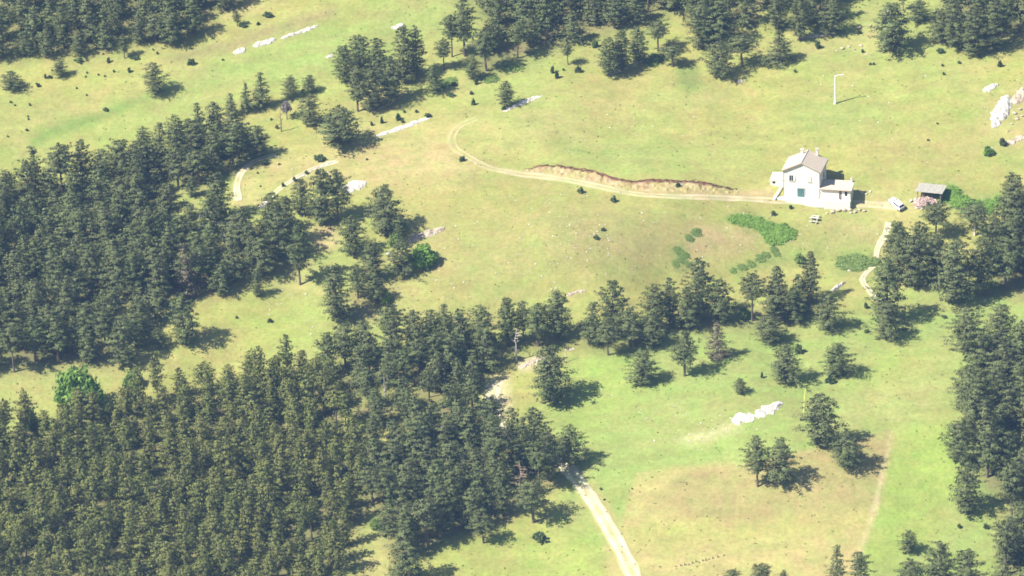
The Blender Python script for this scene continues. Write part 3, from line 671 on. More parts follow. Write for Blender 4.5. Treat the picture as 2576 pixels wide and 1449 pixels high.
def bush(px, py, hpx, wpx, label, group=None, mat=None, name='juniper_bush', n=40, cat='bush'):
    mat = mat or M_JUNI
    if n > 60: v = ('b', random.randrange(3))
    else: v = ('s', random.randrange(4))
    key = (v, mat.name)
    if key not in BUSHM:
        V, F, cl = bush_geo(v[1] * 13 + 5, 260 if v[0] == 'b' else 42, 10, .13 if v[0] == 'b' else .24)
        BUSHM[key] = mesh_np('bush_leaves', V, F, [mat], attrs={'clump': cl})
    p = P1(px, py); w = wpx * mpp(p) / 2 / 1.3; h = real_h(hpx, p) * .8
    o = obj(name, BUSHM[key], loc=p, rz=random.uniform(0, 6.28)); o.scale = (w, w, h * .95)
    return tag(o, label, cat, group)

# ------------------------------------------------------------------ trees one can tell apart
T = [
 # upper left meadow
 (390,237,78,68,'pine','lone bushy pine casting its shadow in the open upper left meadow'),
 (314,147,60,30,'tall','slim pine with a bare stem just below the top left forest'),
 (152,194,46,42,'round','pale loose pine standing in front of the top left forest with a wide shadow'),
 (597,66,38,24,'tall','small thin pine near the bare patch at the top left forest corner'),
 (30,226,45,60,'round','low spreading tree at the left picture edge below the top left forest'),
 (60,140,60,50,'pine','pine at the bottom edge of the top left forest, left of its small bay'),
 (200,140,62,52,'pine','pine standing forward of the top left forest edge with its own shadow'),
 (350,112,75,52,'pine','left one of two pines standing forward at the right end of the top left forest'),
 (438,112,92,76,'pine','largest forward pine at the right end of the top left forest'),
 (490,88,90,60,'pine','outermost pine at the right corner of the top left forest'),
 # between meadow and left forest
 (658,270,86,54,'cone','pointed pine, tallest of the three stepping down to the left forest'),
 (621,282,72,40,'cone','slender pine in the middle of the three above the left forest'),
 (583,292,56,40,'cone','lowest of the three pointed pines above the left forest'),
 (731,247,54,44,'round','small rounded pine right of the three pointed pines'),
 (780,234,44,44,'round','low pine left of the upper clump beside a small green shrub'),
 (781,316,78,72,'pine','pine with a pointed top beside the bare pole tree'),
 (857,366,94,136,'round','broad spreading pine left of the long white slab'),
 (650,396,78,72,'round','rounded pine at the upper tip of the left forest over the path'),
 (365,402,82,60,'pine','pine rising out of the top edge of the left forest'),
 (477,345,46,42,'round','small rounded pine at the upper edge of the left forest'),
 (485,495,52,38,'pine','small pine in the clearing of the left forest, upper one'),
 (424,528,62,48,'pine','small pine with a long shadow in the clearing of the left forest, lower one'),
 (556,560,125,86,'pine','tall dense pine beside the end of the looping path'),
 (590,372,92,70,'pine','pine of the left forest directly left of the rounded tip pine'),
 # upper clump
 (868,205,88,60,'round','leftmost crown of the upper clump in the meadow'),
 (905,170,78,70,'round','crown on the upper left of the upper clump'),
 (900,280,110,66,'tall','tall stemmed pine at the lower left of the upper clump'),
 (940,278,105,72,'pine','pine at the bottom of the upper clump beside the bare red patch'),
 (985,255,110,72,'pine','pine in the middle of the upper clump'),
 (955,200,100,66,'pine','pine at the back of the upper clump'),
 (1020,210,140,72,'pine','tallest pine of the upper clump with the small white slab beside its top'),
 (1048,190,122,56,'pine','rightmost pine of the upper clump'),
 (1091,235,70,54,'pine','single pine just right of the upper clump'),
 (1117,176,72,48,'flat','spreading pine in front of the two tall stemmed pines'),
 (1137,143,98,60,'flat','flat topped pine left of the tallest stemmed pine at the top'),
 (1169,141,142,62,'tall','tallest stemmed pine at the left end of the top forest'),
 # meadow below top forest
 (1274,268,62,48,'round','lone round pine on a short stem at the long smooth white slab'),
 (1429,163,50,34,'flat','little flat topped pine in the middle of the upper slope'),
 (1189,200,62,52,'round','round pine at the lower left corner of the top forest'),
 (1536,190,92,70,'round','lowest pine of the dark clump above the thin pale ledge'),
 (1568,176,96,66,'pine','second pine of the dark clump above the thin pale ledge'),
 (1607,157,88,62,'pine','third pine of the dark clump above the thin pale ledge'),
 (1655,128,72,66,'flat','flat topped pine at the upper end of the dark clump'),
 (1692,168,52,64,'flat','low umbrella shaped pine right of the dark clump'),
 (1810,194,88,84,'round','wide round pine at the lower left of the upper right group'),
 (1868,168,76,84,'flat','umbrella pine with a visible stem right of the wide round pine'),
 (1957,158,82,72,'cone','pointed pine standing by itself left of the rocky patch'),
 (1765,122,108,90,'round','dense pine at the lower left of the upper right wood'),
 (1815,112,110,90,'pine','dense pine right of the wood corner of the upper right wood'),
 (2012,102,112,62,'round','narrow oval pine reaching down to the reddish ledge'),
 (1955,74,82,64,'round','oval pine left of the narrow oval pine at the top'),
 (2096,88,84,74,'round','rounded pine right above the reddish ledge'),
 (2244,130,118,132,'round','large dark spreading pine of the upper right with a big shadow'),
 (2310,54,52,62,'round','small round tree behind the large dark spreading pine'),
 (2272,26,50,34,'flat','thin tree with a reddish stem at the top edge'),
 (2362,108,82,66,'round','round pine at the lower left of the top right wood'),
 (2402,118,95,64,'pine','second pine at the lower edge of the top right wood'),
 (2446,142,118,74,'pine','pine reaching lowest at the edge of the top right wood'),
 (2500,126,128,84,'pine','tall pine at the lower edge of the top right wood near the picture corner'),
 # forest tip, centre left
 (760,540,88,64,'pine','pine at the upper left of the forest tip group'),
 (812,566,138,84,'pine','tall pine in the middle of the forest tip group'),
 (850,556,128,66,'tall','pine in front of the broad white rock face'),
 (888,642,98,78,'round','rounded pine below the broad white rock face'),
 (970,588,122,98,'pine','large layered pine standing out at the tip of the forest'),
 (1008,612,72,48,'pine','smaller pine leaning on the right of the large layered pine'),
 (936,706,94,72,'pine','pine in the middle of the lower forest tip'),
 (1012,695,92,76,'round','dark pine left of the bright green bush'),
 (851,806,138,92,'pine','large dark pine at the lower end of the forest tip'),
 (946,762,78,54,'pine','pine left of the round green bush at the forest tip'),
 (900,750,84,56,'tall','pine just behind the lower forest tip'),
 (755,716,150,62,'tall','slim pine with a long stem at the edge of the clearing'),
 (700,655,140,82,'pine','dense pine left of the slim pine at the clearing edge'),
 (690,592,108,78,'pine','pine below the end of the forest track'),
 (648,746,64,40,'pine','small pine alone inside the clearing of the left forest'),
 (467,866,128,92,'pine','big pine with a wide dark shadow at the clearing of the left forest'),
 (470,752,140,70,'cone','pale needled pine with visible branch tiers at the forest edge'),
 (310,920,126,92,'pine','pine with a round dark foot at the lower edge of the left forest'),
 (225,912,96,70,'pine','pine above the bright green round tree'),
 (400,880,56,44,'round','greenish small pine beside the big shadow casting pine'),
 # middle belt right part
 (2085,830,92,88,'pine','wide pine at the right end of the middle belt with its own long shadow'),
 (1935,862,68,96,'round','low wide pine standing forward below the middle belt'),
 (1998,812,84,56,'pine','pine of the middle belt between the low wide one and its right end'),
 (2040,760,126,60,'pine','tallest narrow crown at the right end of the middle belt'),
 (1760,800,148,92,'round','broad crowned pine rising highest in the middle belt'),
 (1545,845,138,90,'round','broad pine at the left of the middle belt gap with a pale streak behind'),
 (1530,893,82,68,'flat','pine with a dark stem at the lower edge of the middle belt'),
 (1640,872,80,86,'round','low dark pine at the lower edge of the middle belt'),
 (1392,1012,142,124,'pine','large pine with double stem right of the washed out road'),
 (1400,850,118,92,'pine','dense pine of the belt below the narrow pale streak of rock'),
 (1120,856,92,62,'cone','pointed pine breaking the skyline of the middle belt'),
 (1318,858,102,42,'tall','narrow pine sticking out of the middle belt'),
 # lower right meadow
 (1620,963,84,74,'pine','leftmost single pine of the lower meadow row'),
 (1722,946,112,74,'tall','tall single pine, second in the lower meadow row'),
 (1805,904,92,66,'cone','airy brownish single pine, third in the lower meadow row'),
 (1976,962,96,88,'pine','dense single pine right of centre in the lower meadow'),
 (2105,946,82,76,'pine','single pine right of the dense one in the lower meadow'),
 (2066,1122,134,102,'pine','biggest pine of the lower right meadow beside the yellow strip'),
 (2132,1174,88,98,'round','low wide pine on the corner of the brown field'),
 (1906,1224,130,64,'tall','slim pine with sparse low branches on the brown field'),
 (1967,1218,116,92,'pine','full pine right beside the slim one on the brown field'),
 (1862,990,38,40,'round','tiny round pine below the meadow row'),
 (2286,1388,54,52,'round','tiny open pine near the bottom right'),
 (1342,1314,104,104,'flat','pine with a wide flat crown left of the dirt road'),
 (1216,1366,90,58,'tall','thin light green pine at the bottom edge of the lower middle wood'),
 (1028,1470,142,104,'pine','pine at the bottom picture edge below the lower middle wood'),
 # right side
 (2228,854,92,72,'pine','small front pine of the stack left of the right hand wood'),
 (2232,812,160,102,'pine','large double pine behind the small front one'),
 (2262,706,128,96,'pine','pine right of the footpath bend'),
 (2300,722,130,96,'round','dense pine in the lower middle of the group right of the footpath'),
 (2352,700,112,86,'pine','pine on the right of the group beside the footpath'),
 (2258,650,92,66,'round','upper left crown of the group beside the footpath'),
 (2312,640,80,72,'round','upper middle crown of the group beside the footpath'),
 (2352,608,92,78,'flat','loose light umbrella pine below the rubble heap'),
 (2452,592,74,84,'flat','umbrella pine with a pale forked stem right of the loose umbrella pine'),
 (2402,760,158,126,'pine','very large dark pine above the lower meadow at the right'),
 (2468,742,140,92,'round','pine between the very large dark one and the right edge'),
 (2545,520,84,62,'round','small dark pine at the end of the bright green thicket'),
 (2540,640,150,110,'pine','tall pine at the right edge below the green thicket'),
 (2432,884,112,112,'round','wide grey green pine at the top of the right hand wood'),
 (2518,878,112,96,'pine','pine right beside the wide grey green one'),
 (2414,1162,104,92,'round','pine bulging left out of the right hand wood'),
 (2432,1292,132,96,'pine','pine with a strip of shade at the lower left of the right hand wood'),
 (2440,1030,110,110,'pine','pine with long low branches at the left edge of the right hand wood'),
 (2107,1486,118,60,'cone','pointed conical pine at the bottom picture edge'),
 (2162,1492,108,64,'tall','loose pine right of the pointed conical one at the bottom edge'),
 (2290,1502,96,92,'round','leftmost pine of the bottom right clump'),
 (2362,1492,132,96,'pine','highest pine of the bottom right clump'),
 (2432,1500,118,96,'round','rightmost pine of the bottom right clump'),
 (1845,1484,50,46,'flat','left one of the treetops peeping in at the bottom edge of the field'),
 (1915,1488,66,56,'flat','spreading treetop peeping in at the bottom edge of the field'),
 (1972,1482,50,20,'tall','narrow treetop tip between the bottom edge ones'),
]
TRUNK_FOR = {'left one of the treetops': M_BARK}
for t in T:
    cm = None; tm = None
    if 'airy brownish' in t[5] or 'pale needled' in t[5]: cm = M_TAN
    if 'pale forked stem' in t[5] : tm = M_PALE
    pine(*t[:5], t[5], 'pines standing singly or at the edge of the woods', crown_mat=cm, trunk_mat=tm)
listed = [(P1(t[0], t[1]), t[3] / 11.7 / 2) for t in T]

# ------------------------------------------------------------------ forests
FDEF = {'M': (4.6, (70, 112), (50, 82)),  # spacing m, height px range, width px range, kinds
 'G': (3.95, (70, 132), (66, 94)), 'J': (3.15, (66, 124), (46, 72)), 'IW': (3.8, (92, 128), (68, 92)), 'IE': (3.9, (88, 122), (68, 94)),
 'K': (3.9, (80, 142), (70, 98)), 'L': (4.5, (90, 150), (80, 112)), 'B': (4.6, (70, 112), (64, 90)), 'T': (4.7, (64, 106), (60, 84)),
 'C': (4.7, (75, 105), (62, 86)), 'F': (4.9, (90, 120), (66, 86)), 'R': (4.8, (120, 160), (84, 110))}
def flabel(k, x, y):
    if k == 'G':
        v = 'upper part' if y < 560 else ('middle' if y < 720 else 'lower part')
        h = 'near picture edge' if x < 200 else ('on inner side' if x < 420 else 'towards clearing')
        return f'pine in {v} of left forest {h}'
    if k == 'J':
        v = 'upper edge' if y < 1130 else ('middle' if y < 1300 else 'bottom')
        h = 'by picture edge' if x < 220 else ('left half' if x < 440 else ('right half' if x < 660 else 'right side'))
        return f'pine at {v} of lower left forest {h}'
    if k == 'IW': return 'pine in middle belt ' + ('far left of the snag' if x < 1060 else ('close left of the snag' if x < 1280 else 'right of the snag'))
    if k == 'IE': return 'pine in middle belt ' + ('above leftmost single pine' if x < 1650 else ('above the brownish pine' if x < 1850 else 'below the thicket'))
    if k == 'K': return 'pine in lower middle wood, ' + ('dirt road side' if x > 1250 else ('centre' if x > 1080 else 'left side')) + (', bottom' if y > 1270 else ', top')
    if k == 'L': return 'pine in right hand wood, ' + ('upper part' if y < 1080 else ('middle part' if y < 1270 else 'bottom part'))
    return {'M': 'pine in sparse wood left of washed out road', 'B': 'pine in top edge wood', 'T': 'pine in top left forest', 'C': 'pine in upper right wood',
            'F': 'pine in top right corner wood', 'R': 'pine at right edge above lower meadow'}[k]
FG = {'M': 'pines of the sparse gap wood','G': 'pines of the left forest', 'J': 'pines of the lower left forest', 'IW': 'pines of the middle belt', 'IE': 'pines of the middle belt', 'K': 'pines of the lower middle wood',
      'L': 'pines of the right hand wood', 'B': 'pines of the top wood', 'T': 'pines of the top left forest', 'C': 'pines of the upper right wood', 'F': 'pines of the top right corner wood', 'R': 'pines at the right edge'}
SINGLES_PX = [(708,330),(1297,905),(1308,1258),(205,1000)]
cands = []
rr = random.Random(11); placed = [(p.x, p.y, r * .62) for p, r in listed] + [(P1(*q).x, P1(*q).y, 2.0) for q in SINGLES_PX]
for key, poly in FORESTS.items():
    sp, hr, wr = FDEF[key]; xs = [p[0] for p in poly]; ys = [p[1] for p in poly]
    X = np.array([rr.uniform(min(xs), max(xs)) for _ in range(9000)]); Y = np.array([rr.uniform(min(ys), max(ys)) for _ in range(9000)])
    ok = inside(X, Y, poly)
    for g in FOREST_GAPS: ok &= ~inside(X, Y, g)
    X, Y = X[ok], Y[ok]; W = P(X, Y); A = np.array([(a, b, c) for a, b, c in placed])
    mine = []
    for x, y, w in zip(X, Y, W):
        if len(A) and np.any((A[:, 0] - w[0]) ** 2 + (A[:, 1] - w[1]) ** 2 < (sp * .5 + A[:, 2]) ** 2): continue
        if any((m[0] - w[0]) ** 2 + (m[1] - w[1]) ** 2 < sp * sp for m in mine): continue
        mine.append((w[0], w[1])); cands.append((key, x, y, rr.uniform(*hr), rr.uniform(*wr)))
    placed += [(a, b, sp * .5) for a, b in mine]
def fkind(r): return r.choice(['pine', 'pine', 'tall', 'tall', 'round', 'round', 'flat', 'cone', 'pine'])
# the largest ones are trees of their own, the remainder one mass
def vis(c):
    key, x, y, h, w = c
    if x < -10 or x > PW + 10 or y - h > PH - 25 or y < 14: return -1
    v = h * w * max(0, min(1, (PH - (y - h)) / h)) * min(1, y / h)
    # crowns in front hide those behind: count what stands just below
    cov = sum(1 for d in cands if abs(d[1] - x) < 30 and 6 < d[2] - y < 55)
    return v / (1 + .25 * cov)
order = sorted(range(len(cands)), key=lambda i: -vis(cands[i]))
N_IND = max(0, 299 - len(T)); chosen = set(order[:N_IND])
MV = []; MF = []; MM = []; MC = []; MT = []; off = 0
for i, c in enumerate(cands):
    key, x, y, h, w = c; kd = fkind(rr)
    if i in chosen:
        lab = flabel(key, x, y)
        for wd in ('dark ', 'olive green ', 'bluish dark ', 'tall dark '): lab = lab.replace(wd, '', 1) if lab.startswith(wd) else lab
        adj = {'cone': 'pointed', 'round': 'rounded', 'tall': 'slim', 'pine': 'bushy', 'flat': 'spreading'}[kd]; big = 'tall' if h > sum(FDEF[key][1]) / 2 else 'low'
        _o = pine(x, y, h, w, kd, f'{big} {adj} {lab}', FG[key], crown_mat=M_YOUNG if key == 'J' else None, fat=1.03)
        continue
    Vd = variant(kd, rr.randrange(5)); p = P1(x, y); H_ = real_h(h, p) / 10; W_ = w * mpp(p) / Vd['w'] * 1.0; a = rr.uniform(0, 6.28); ca, sa = math.cos(a), math.sin(a)
    # every second spray is enough in the mass, slightly larger
    sel = np.arange(len(Vd['cf'])) % 5 < 2
    cf = Vd['cf'][sel]; tri = Vd['cv'][cf]; m_ = tri.mean(1, keepdims=True); tri = m_ + (tri - m_) * 1.45
    cv = tri.reshape(-1, 3); ccl = Vd['cl'][cf].reshape(-1)
    for vv, ff, mi, cl in ((cv, np.arange(len(cv)).reshape(-1, 3), 0, ccl), (Vd['tv'], np.concatenate([Vd['tf'][:, [0, 1, 2]], Vd['tf'][:, [0, 2, 3]]]), 1, np.zeros(len(Vd['tv'])))):
        q = np.stack([(vv[:, 0] * ca - vv[:, 1] * sa) * W_ + p.x, (vv[:, 0] * sa + vv[:, 1] * ca) * W_ + p.y, vv[:, 2] * H_ + p.z], -1)
        MV.append(q); MF.append(ff + off); off += len(q); MM.append(np.full(len(ff), 2 if (mi == 0 and key == 'J') else mi)); MC.append(cl); MT.append(np.full(len(q), rr.random()))
print('forest trees', len(cands), 'individual', len(chosen), 'listed', len(T), 'mass tris', sum(len(f) for f in MF))
fm = mesh_np('pine_forest', np.concatenate(MV), np.concatenate(MF), [M_NEEDLE, M_BARK, M_YOUNG], np.concatenate(MM), {'clump': np.concatenate(MC), 'tree_tint': np.concatenate(MT)})
tag(obj('pine_forest', fm), 'the rest of the closely packed dark pines filling the forests', 'forest', kind='stuff')

# ------------------------------------------------------------------ dead and bare trees
def dead_tree(px, py, hpx, wpx, mat, label, kind='tall', seed=1, twigs=None, up=.1, nb=14, name='dead_tree'):
    p = P1(px, py); h = real_h(hpx, p); w = wpx * mpp(p); r = random.Random(seed)
    root = obj(name, None, loc=p); tag(root, label, 'dead tree', 'bare and dead trees')
    m = MB(); q = Vector((0, 0, -.3)); R0 = .016 * h + .06
    pts = [q]
    for i in range(6): pts.append(Vector((r.uniform(-.12, .12) * h * .12 * (i + 1) / 3, r.uniform(-.1, .1), h * (i + 1) / 6)))
    for i in range(6): m.tube(pts[i], pts[i + 1], R0 * (1 - i / 7), R0 * (1 - (i + 1) / 7), 7)
    m.build('trunk', mat, root)
    for i in range(nb):
        t = .35 + .6 * i / nb; k = min(5, int(t * 6)); o = pts[k] + (pts[k + 1] - pts[k]) * (t * 6 - k)
        a = r.uniform(0, 6.28); ln = w / 2 * r.uniform(.5, 1.1) * (1.15 - t * .7)
        e = o + Vector((math.cos(a) * ln, math.sin(a) * ln * .8, ln * r.uniform(-.1, .35) + up * ln))
        b = MB(); b.tube(o, e, .07, .03, 5); mid = o + (e - o) * .6
        b.tube(mid, mid + Vector((math.cos(a + .8) * ln * .4, math.sin(a + .8) * ln * .4, ln * .2)), .035, .015, 4)
        b.build('branch', mat, root)
    if twigs:
        V, F, cl = bush_geo(seed, 60, 8, .12); V = V * np.array((w / 2, w / 2, h * .65)) + np.array((0, 0, h * .35))
        obj('crown', mesh_np('crown', V, F, [twigs], attrs={'clump': cl}), root)
    return root
dead_tree(708, 331, 58, 26, M_BARK, 'bare pole like tree with crooked arms above the looping path', seed=3, nb=5, up=.3)
dead_tree(1299, 908, 84, 46, M_PALE, 'white bleached snag with stubby branches in the middle belt', seed=5, nb=9)
dead_tree(1310, 1260, 104, 62, M_PINK, 'reddish dead pine with bare level branches in the lower middle wood', seed=8, nb=18, up=-.1)
dead_tree(566, 625, 42, 20, M_PALE, 'small pale dead spike in the left forest below the white slab', seed=9, nb=8)
dead_tree(240, 1245, 56, 40, M_GREY, 'larger grey bare tree in the lower left forest', seed=12, twigs=M_GREY)
dead_tree(160, 1250, 46, 26, M_GREY, 'smaller grey bare tree in the lower left forest', seed=13, twigs=M_GREY)
dead_tree(868, 1225, 58, 38, M_GREY, 'grey bare tree at the right side of the lower left forest', seed=14, twigs=M_GREY)
dead_tree(722, 300, 46, 36, M_GREY, 'pale leafless crown beside the bare pole like tree', seed=15, twigs=M_GREY)
# pale stems showing between crowns
for px, py, h, lab in [(1594,846,86,'tall thin pinkish stem between crowns of the middle belt'), (1294,44,56,'pale straight stem in the top wood'), (1353,48,40,'short pale stem in the top wood right of the longer one'),
                       (968,996,56,'pale stem at the lower edge of the middle belt, left one'), (1080,1000,70,'dark stem standing over the sunlit streaks'), (1424,912,40,'bleached short stem at the right of the middle belt gap')]:
    dead_tree(px, py, h, 12, M_PINK if 'pink' in lab else (M_BARK if 'dark' in lab else M_PALE), lab, seed=int(px), nb=4, name='bare_stem')
def fallen_log():
    a = P1(1033, 898); b = P1(1047, 912); m = MB(); c = (a + b) / 2
    up = Vector((0, 0, 5.2)); d = Vector((1.3, -1.0, -.9))
    m.tube(-d * .8, d * .8, .16, .13, 8); m.tube(d * .3, d * .3 + Vector((.4, .2, .3)), .05, .03, 5)
    o = m.build('broken_trunk', M_PALE); o.location = c + up
    post = MB(); post.tube((0, 0, -.3), tuple(up), .16, .12, 7)
    return o, post, c
_o, _p, _c = fallen_log()
rt = obj('broken_tree', None, loc=_c); tag(rt, 'broken pale trunk caught among the crowns of the middle belt', 'dead tree', 'bare and dead trees')
_o.parent = rt; _o.location = (0, 0, 5.2); _o.name = 'broken_top'; _p.build('trunk', M_BARK, rt)

# ------------------------------------------------------------------ broadleaf tree, bushes, thickets
def broad_tree(px, py, hpx, wpx, label):
    p = P1(px, py); h = real_h(hpx, p); w = wpx * mpp(p)
    root = obj('broadleaf_tree', None, loc=p); tag(root, label, 'tree')
    m = MB(); m.tube((0, 0, -.3), (.1, 0, h * .5), .32, .2, 8)
    for a in range(5): m.tube((.1, 0, h * .4), (math.cos(a * 1.26) * w * .25, math.sin(a * 1.26) * w * .25, h * .75), .12, .04, 5)
    m.build('trunk', M_BARK, root)
    V, F, cl = bush_geo(77, 620, 10, .085, lobes=9); V = V * np.array((w / 2, w / 2, h * .88)) + np.array((0, 0, h * .12))
    obj('crown', mesh_np('crown', V, F, [M_BROAD], attrs={'clump': cl}), root)
broad_tree(207, 1032, 112, 122, 'rounded bright green broadleaf tree between the two left forests')
for px, py, h, w, lab in [(1072,666,64,96,'bright green broad bush below the pinkish rock ridge'), (972,756,36,36,'round green bush at the lower forest tip'), (998,622,42,56,'mid green shrub under the large layered pine'),
        (72,1076,66,62,'green shrubby tree at the edge of the lower left forest'), (340,970,46,62,'greenish shrub at the upper edge of the lower left forest'), (946,1326,32,44,'green leafy bush at the left of the lower middle wood'),
        (2484,388,26,38,'bright green bush below the outcrops on the right'), (1870,800,34,44,'light green bush inside the middle belt'), (762,240,20,26,'light green shrub between two small pines on the left'),
        (1165,925,40,56,'light green shrub in the gap of the middle belt'), (2012,660,28,34,'green shrub above the right end of the middle belt')]:
    bush(px, py, h, w, lab, 'single green bushes', M_BROAD if 'bright' in lab or 'round' in lab else M_SHRUB, 'green_bush', n=100)
def thicket(name, blobs, label, mat):
    """low continuous shrubbery made of many stems nobody could count"""
    Vs = []; Fs = []; Cs = []; off = 0; base = P1(blobs[0][0], blobs[0][1])
    for i, (px, py, h, w) in enumerate(blobs):
        V, F, cl = bush_geo(200 + i + int(px), 170, 10, .12, lobes=9); p = P1(px, py); W_ = w * mpp(p) / 2; H_ = real_h(h, p) * .5
        a = i * 1.7; ca, sa = math.cos(a), math.sin(a); V = np.stack([V[:, 0] * ca - V[:, 1] * sa, V[:, 0] * sa + V[:, 1] * ca, V[:, 2]], -1)
        V = V * np.array((W_, W_ * .8, H_)); z = H(V[:, 0] + p.x, V[:, 1] + p.y) - base.z
        V = np.stack([V[:, 0] + p.x - base.x, V[:, 1] + p.y - base.y, V[:, 2] + z], -1)
        Vs.append(V); Fs.append(F + off); Cs.append(cl); off += len(V)
    o = obj(name, mesh_np(name, np.concatenate(Vs), np.concatenate(Fs), [mat], attrs={'clump': np.concatenate(Cs)}), loc=base)
    return tag(o, label, 'shrubbery')
thicket('shrub_thicket', [(1852,553,14,44),(1876,556,15,56),(1905,562,15,56),(1935,578,16,64),(1965,584,17,66),(1948,596,13,64),(1980,592,12,40)], 'long bright green thicket on the slope below the house', M_BROAD)
thicket('shrub_thicket', [(2380,496,16,56),(2410,508,18,64),(2450,522,18,66),(2490,518,18,60),(2520,506,16,50),(2395,482,14,50),(2350,472,10,30)], 'bright green thicket right behind the open shed', M_BROAD)
thicket('shrub_thicket', [(2130,662,15,54),(2165,660,17,60),(2195,662,13,44),(2150,674,12,60)], 'dark green thicket strewn with white stones left of the footpath', M_SHRUB)
thicket('shrub_thicket', [(1705,634,8,22),(1722,642,8,24),(1712,654,7,22),(1700,664,6,20),(1728,662,5,18)], 'low green growth at the left foot of the red slope', M_SHRUB)
thicket('shrub_thicket', [(1945,630,8,26),(1928,642,6,22),(1912,650,7,28),(1890,664,6,24),(1868,672,7,28),(1845,682,5,20),(1955,640,5,20)], 'scattered low green growth below the long bright thicket', M_SHRUB)
thicket('shrub_thicket', [(1752,585,9,30),(1735,600,8,24)], 'small green growth on the slope left of the long thicket', M_SHRUB)
thicket('shrub_thicket', [(1655,150,18,52),(1640,158,12,40)], 'low green growth behind the dark clump of pines', M_SHRUB)
thicket('shrub_thicket', [(1290,172,12,50),(1235,200,10,46),(1105,215,10,50),(1130,208,10,44)], 'green undergrowth along the lower edge of the top wood', M_SHRUB)

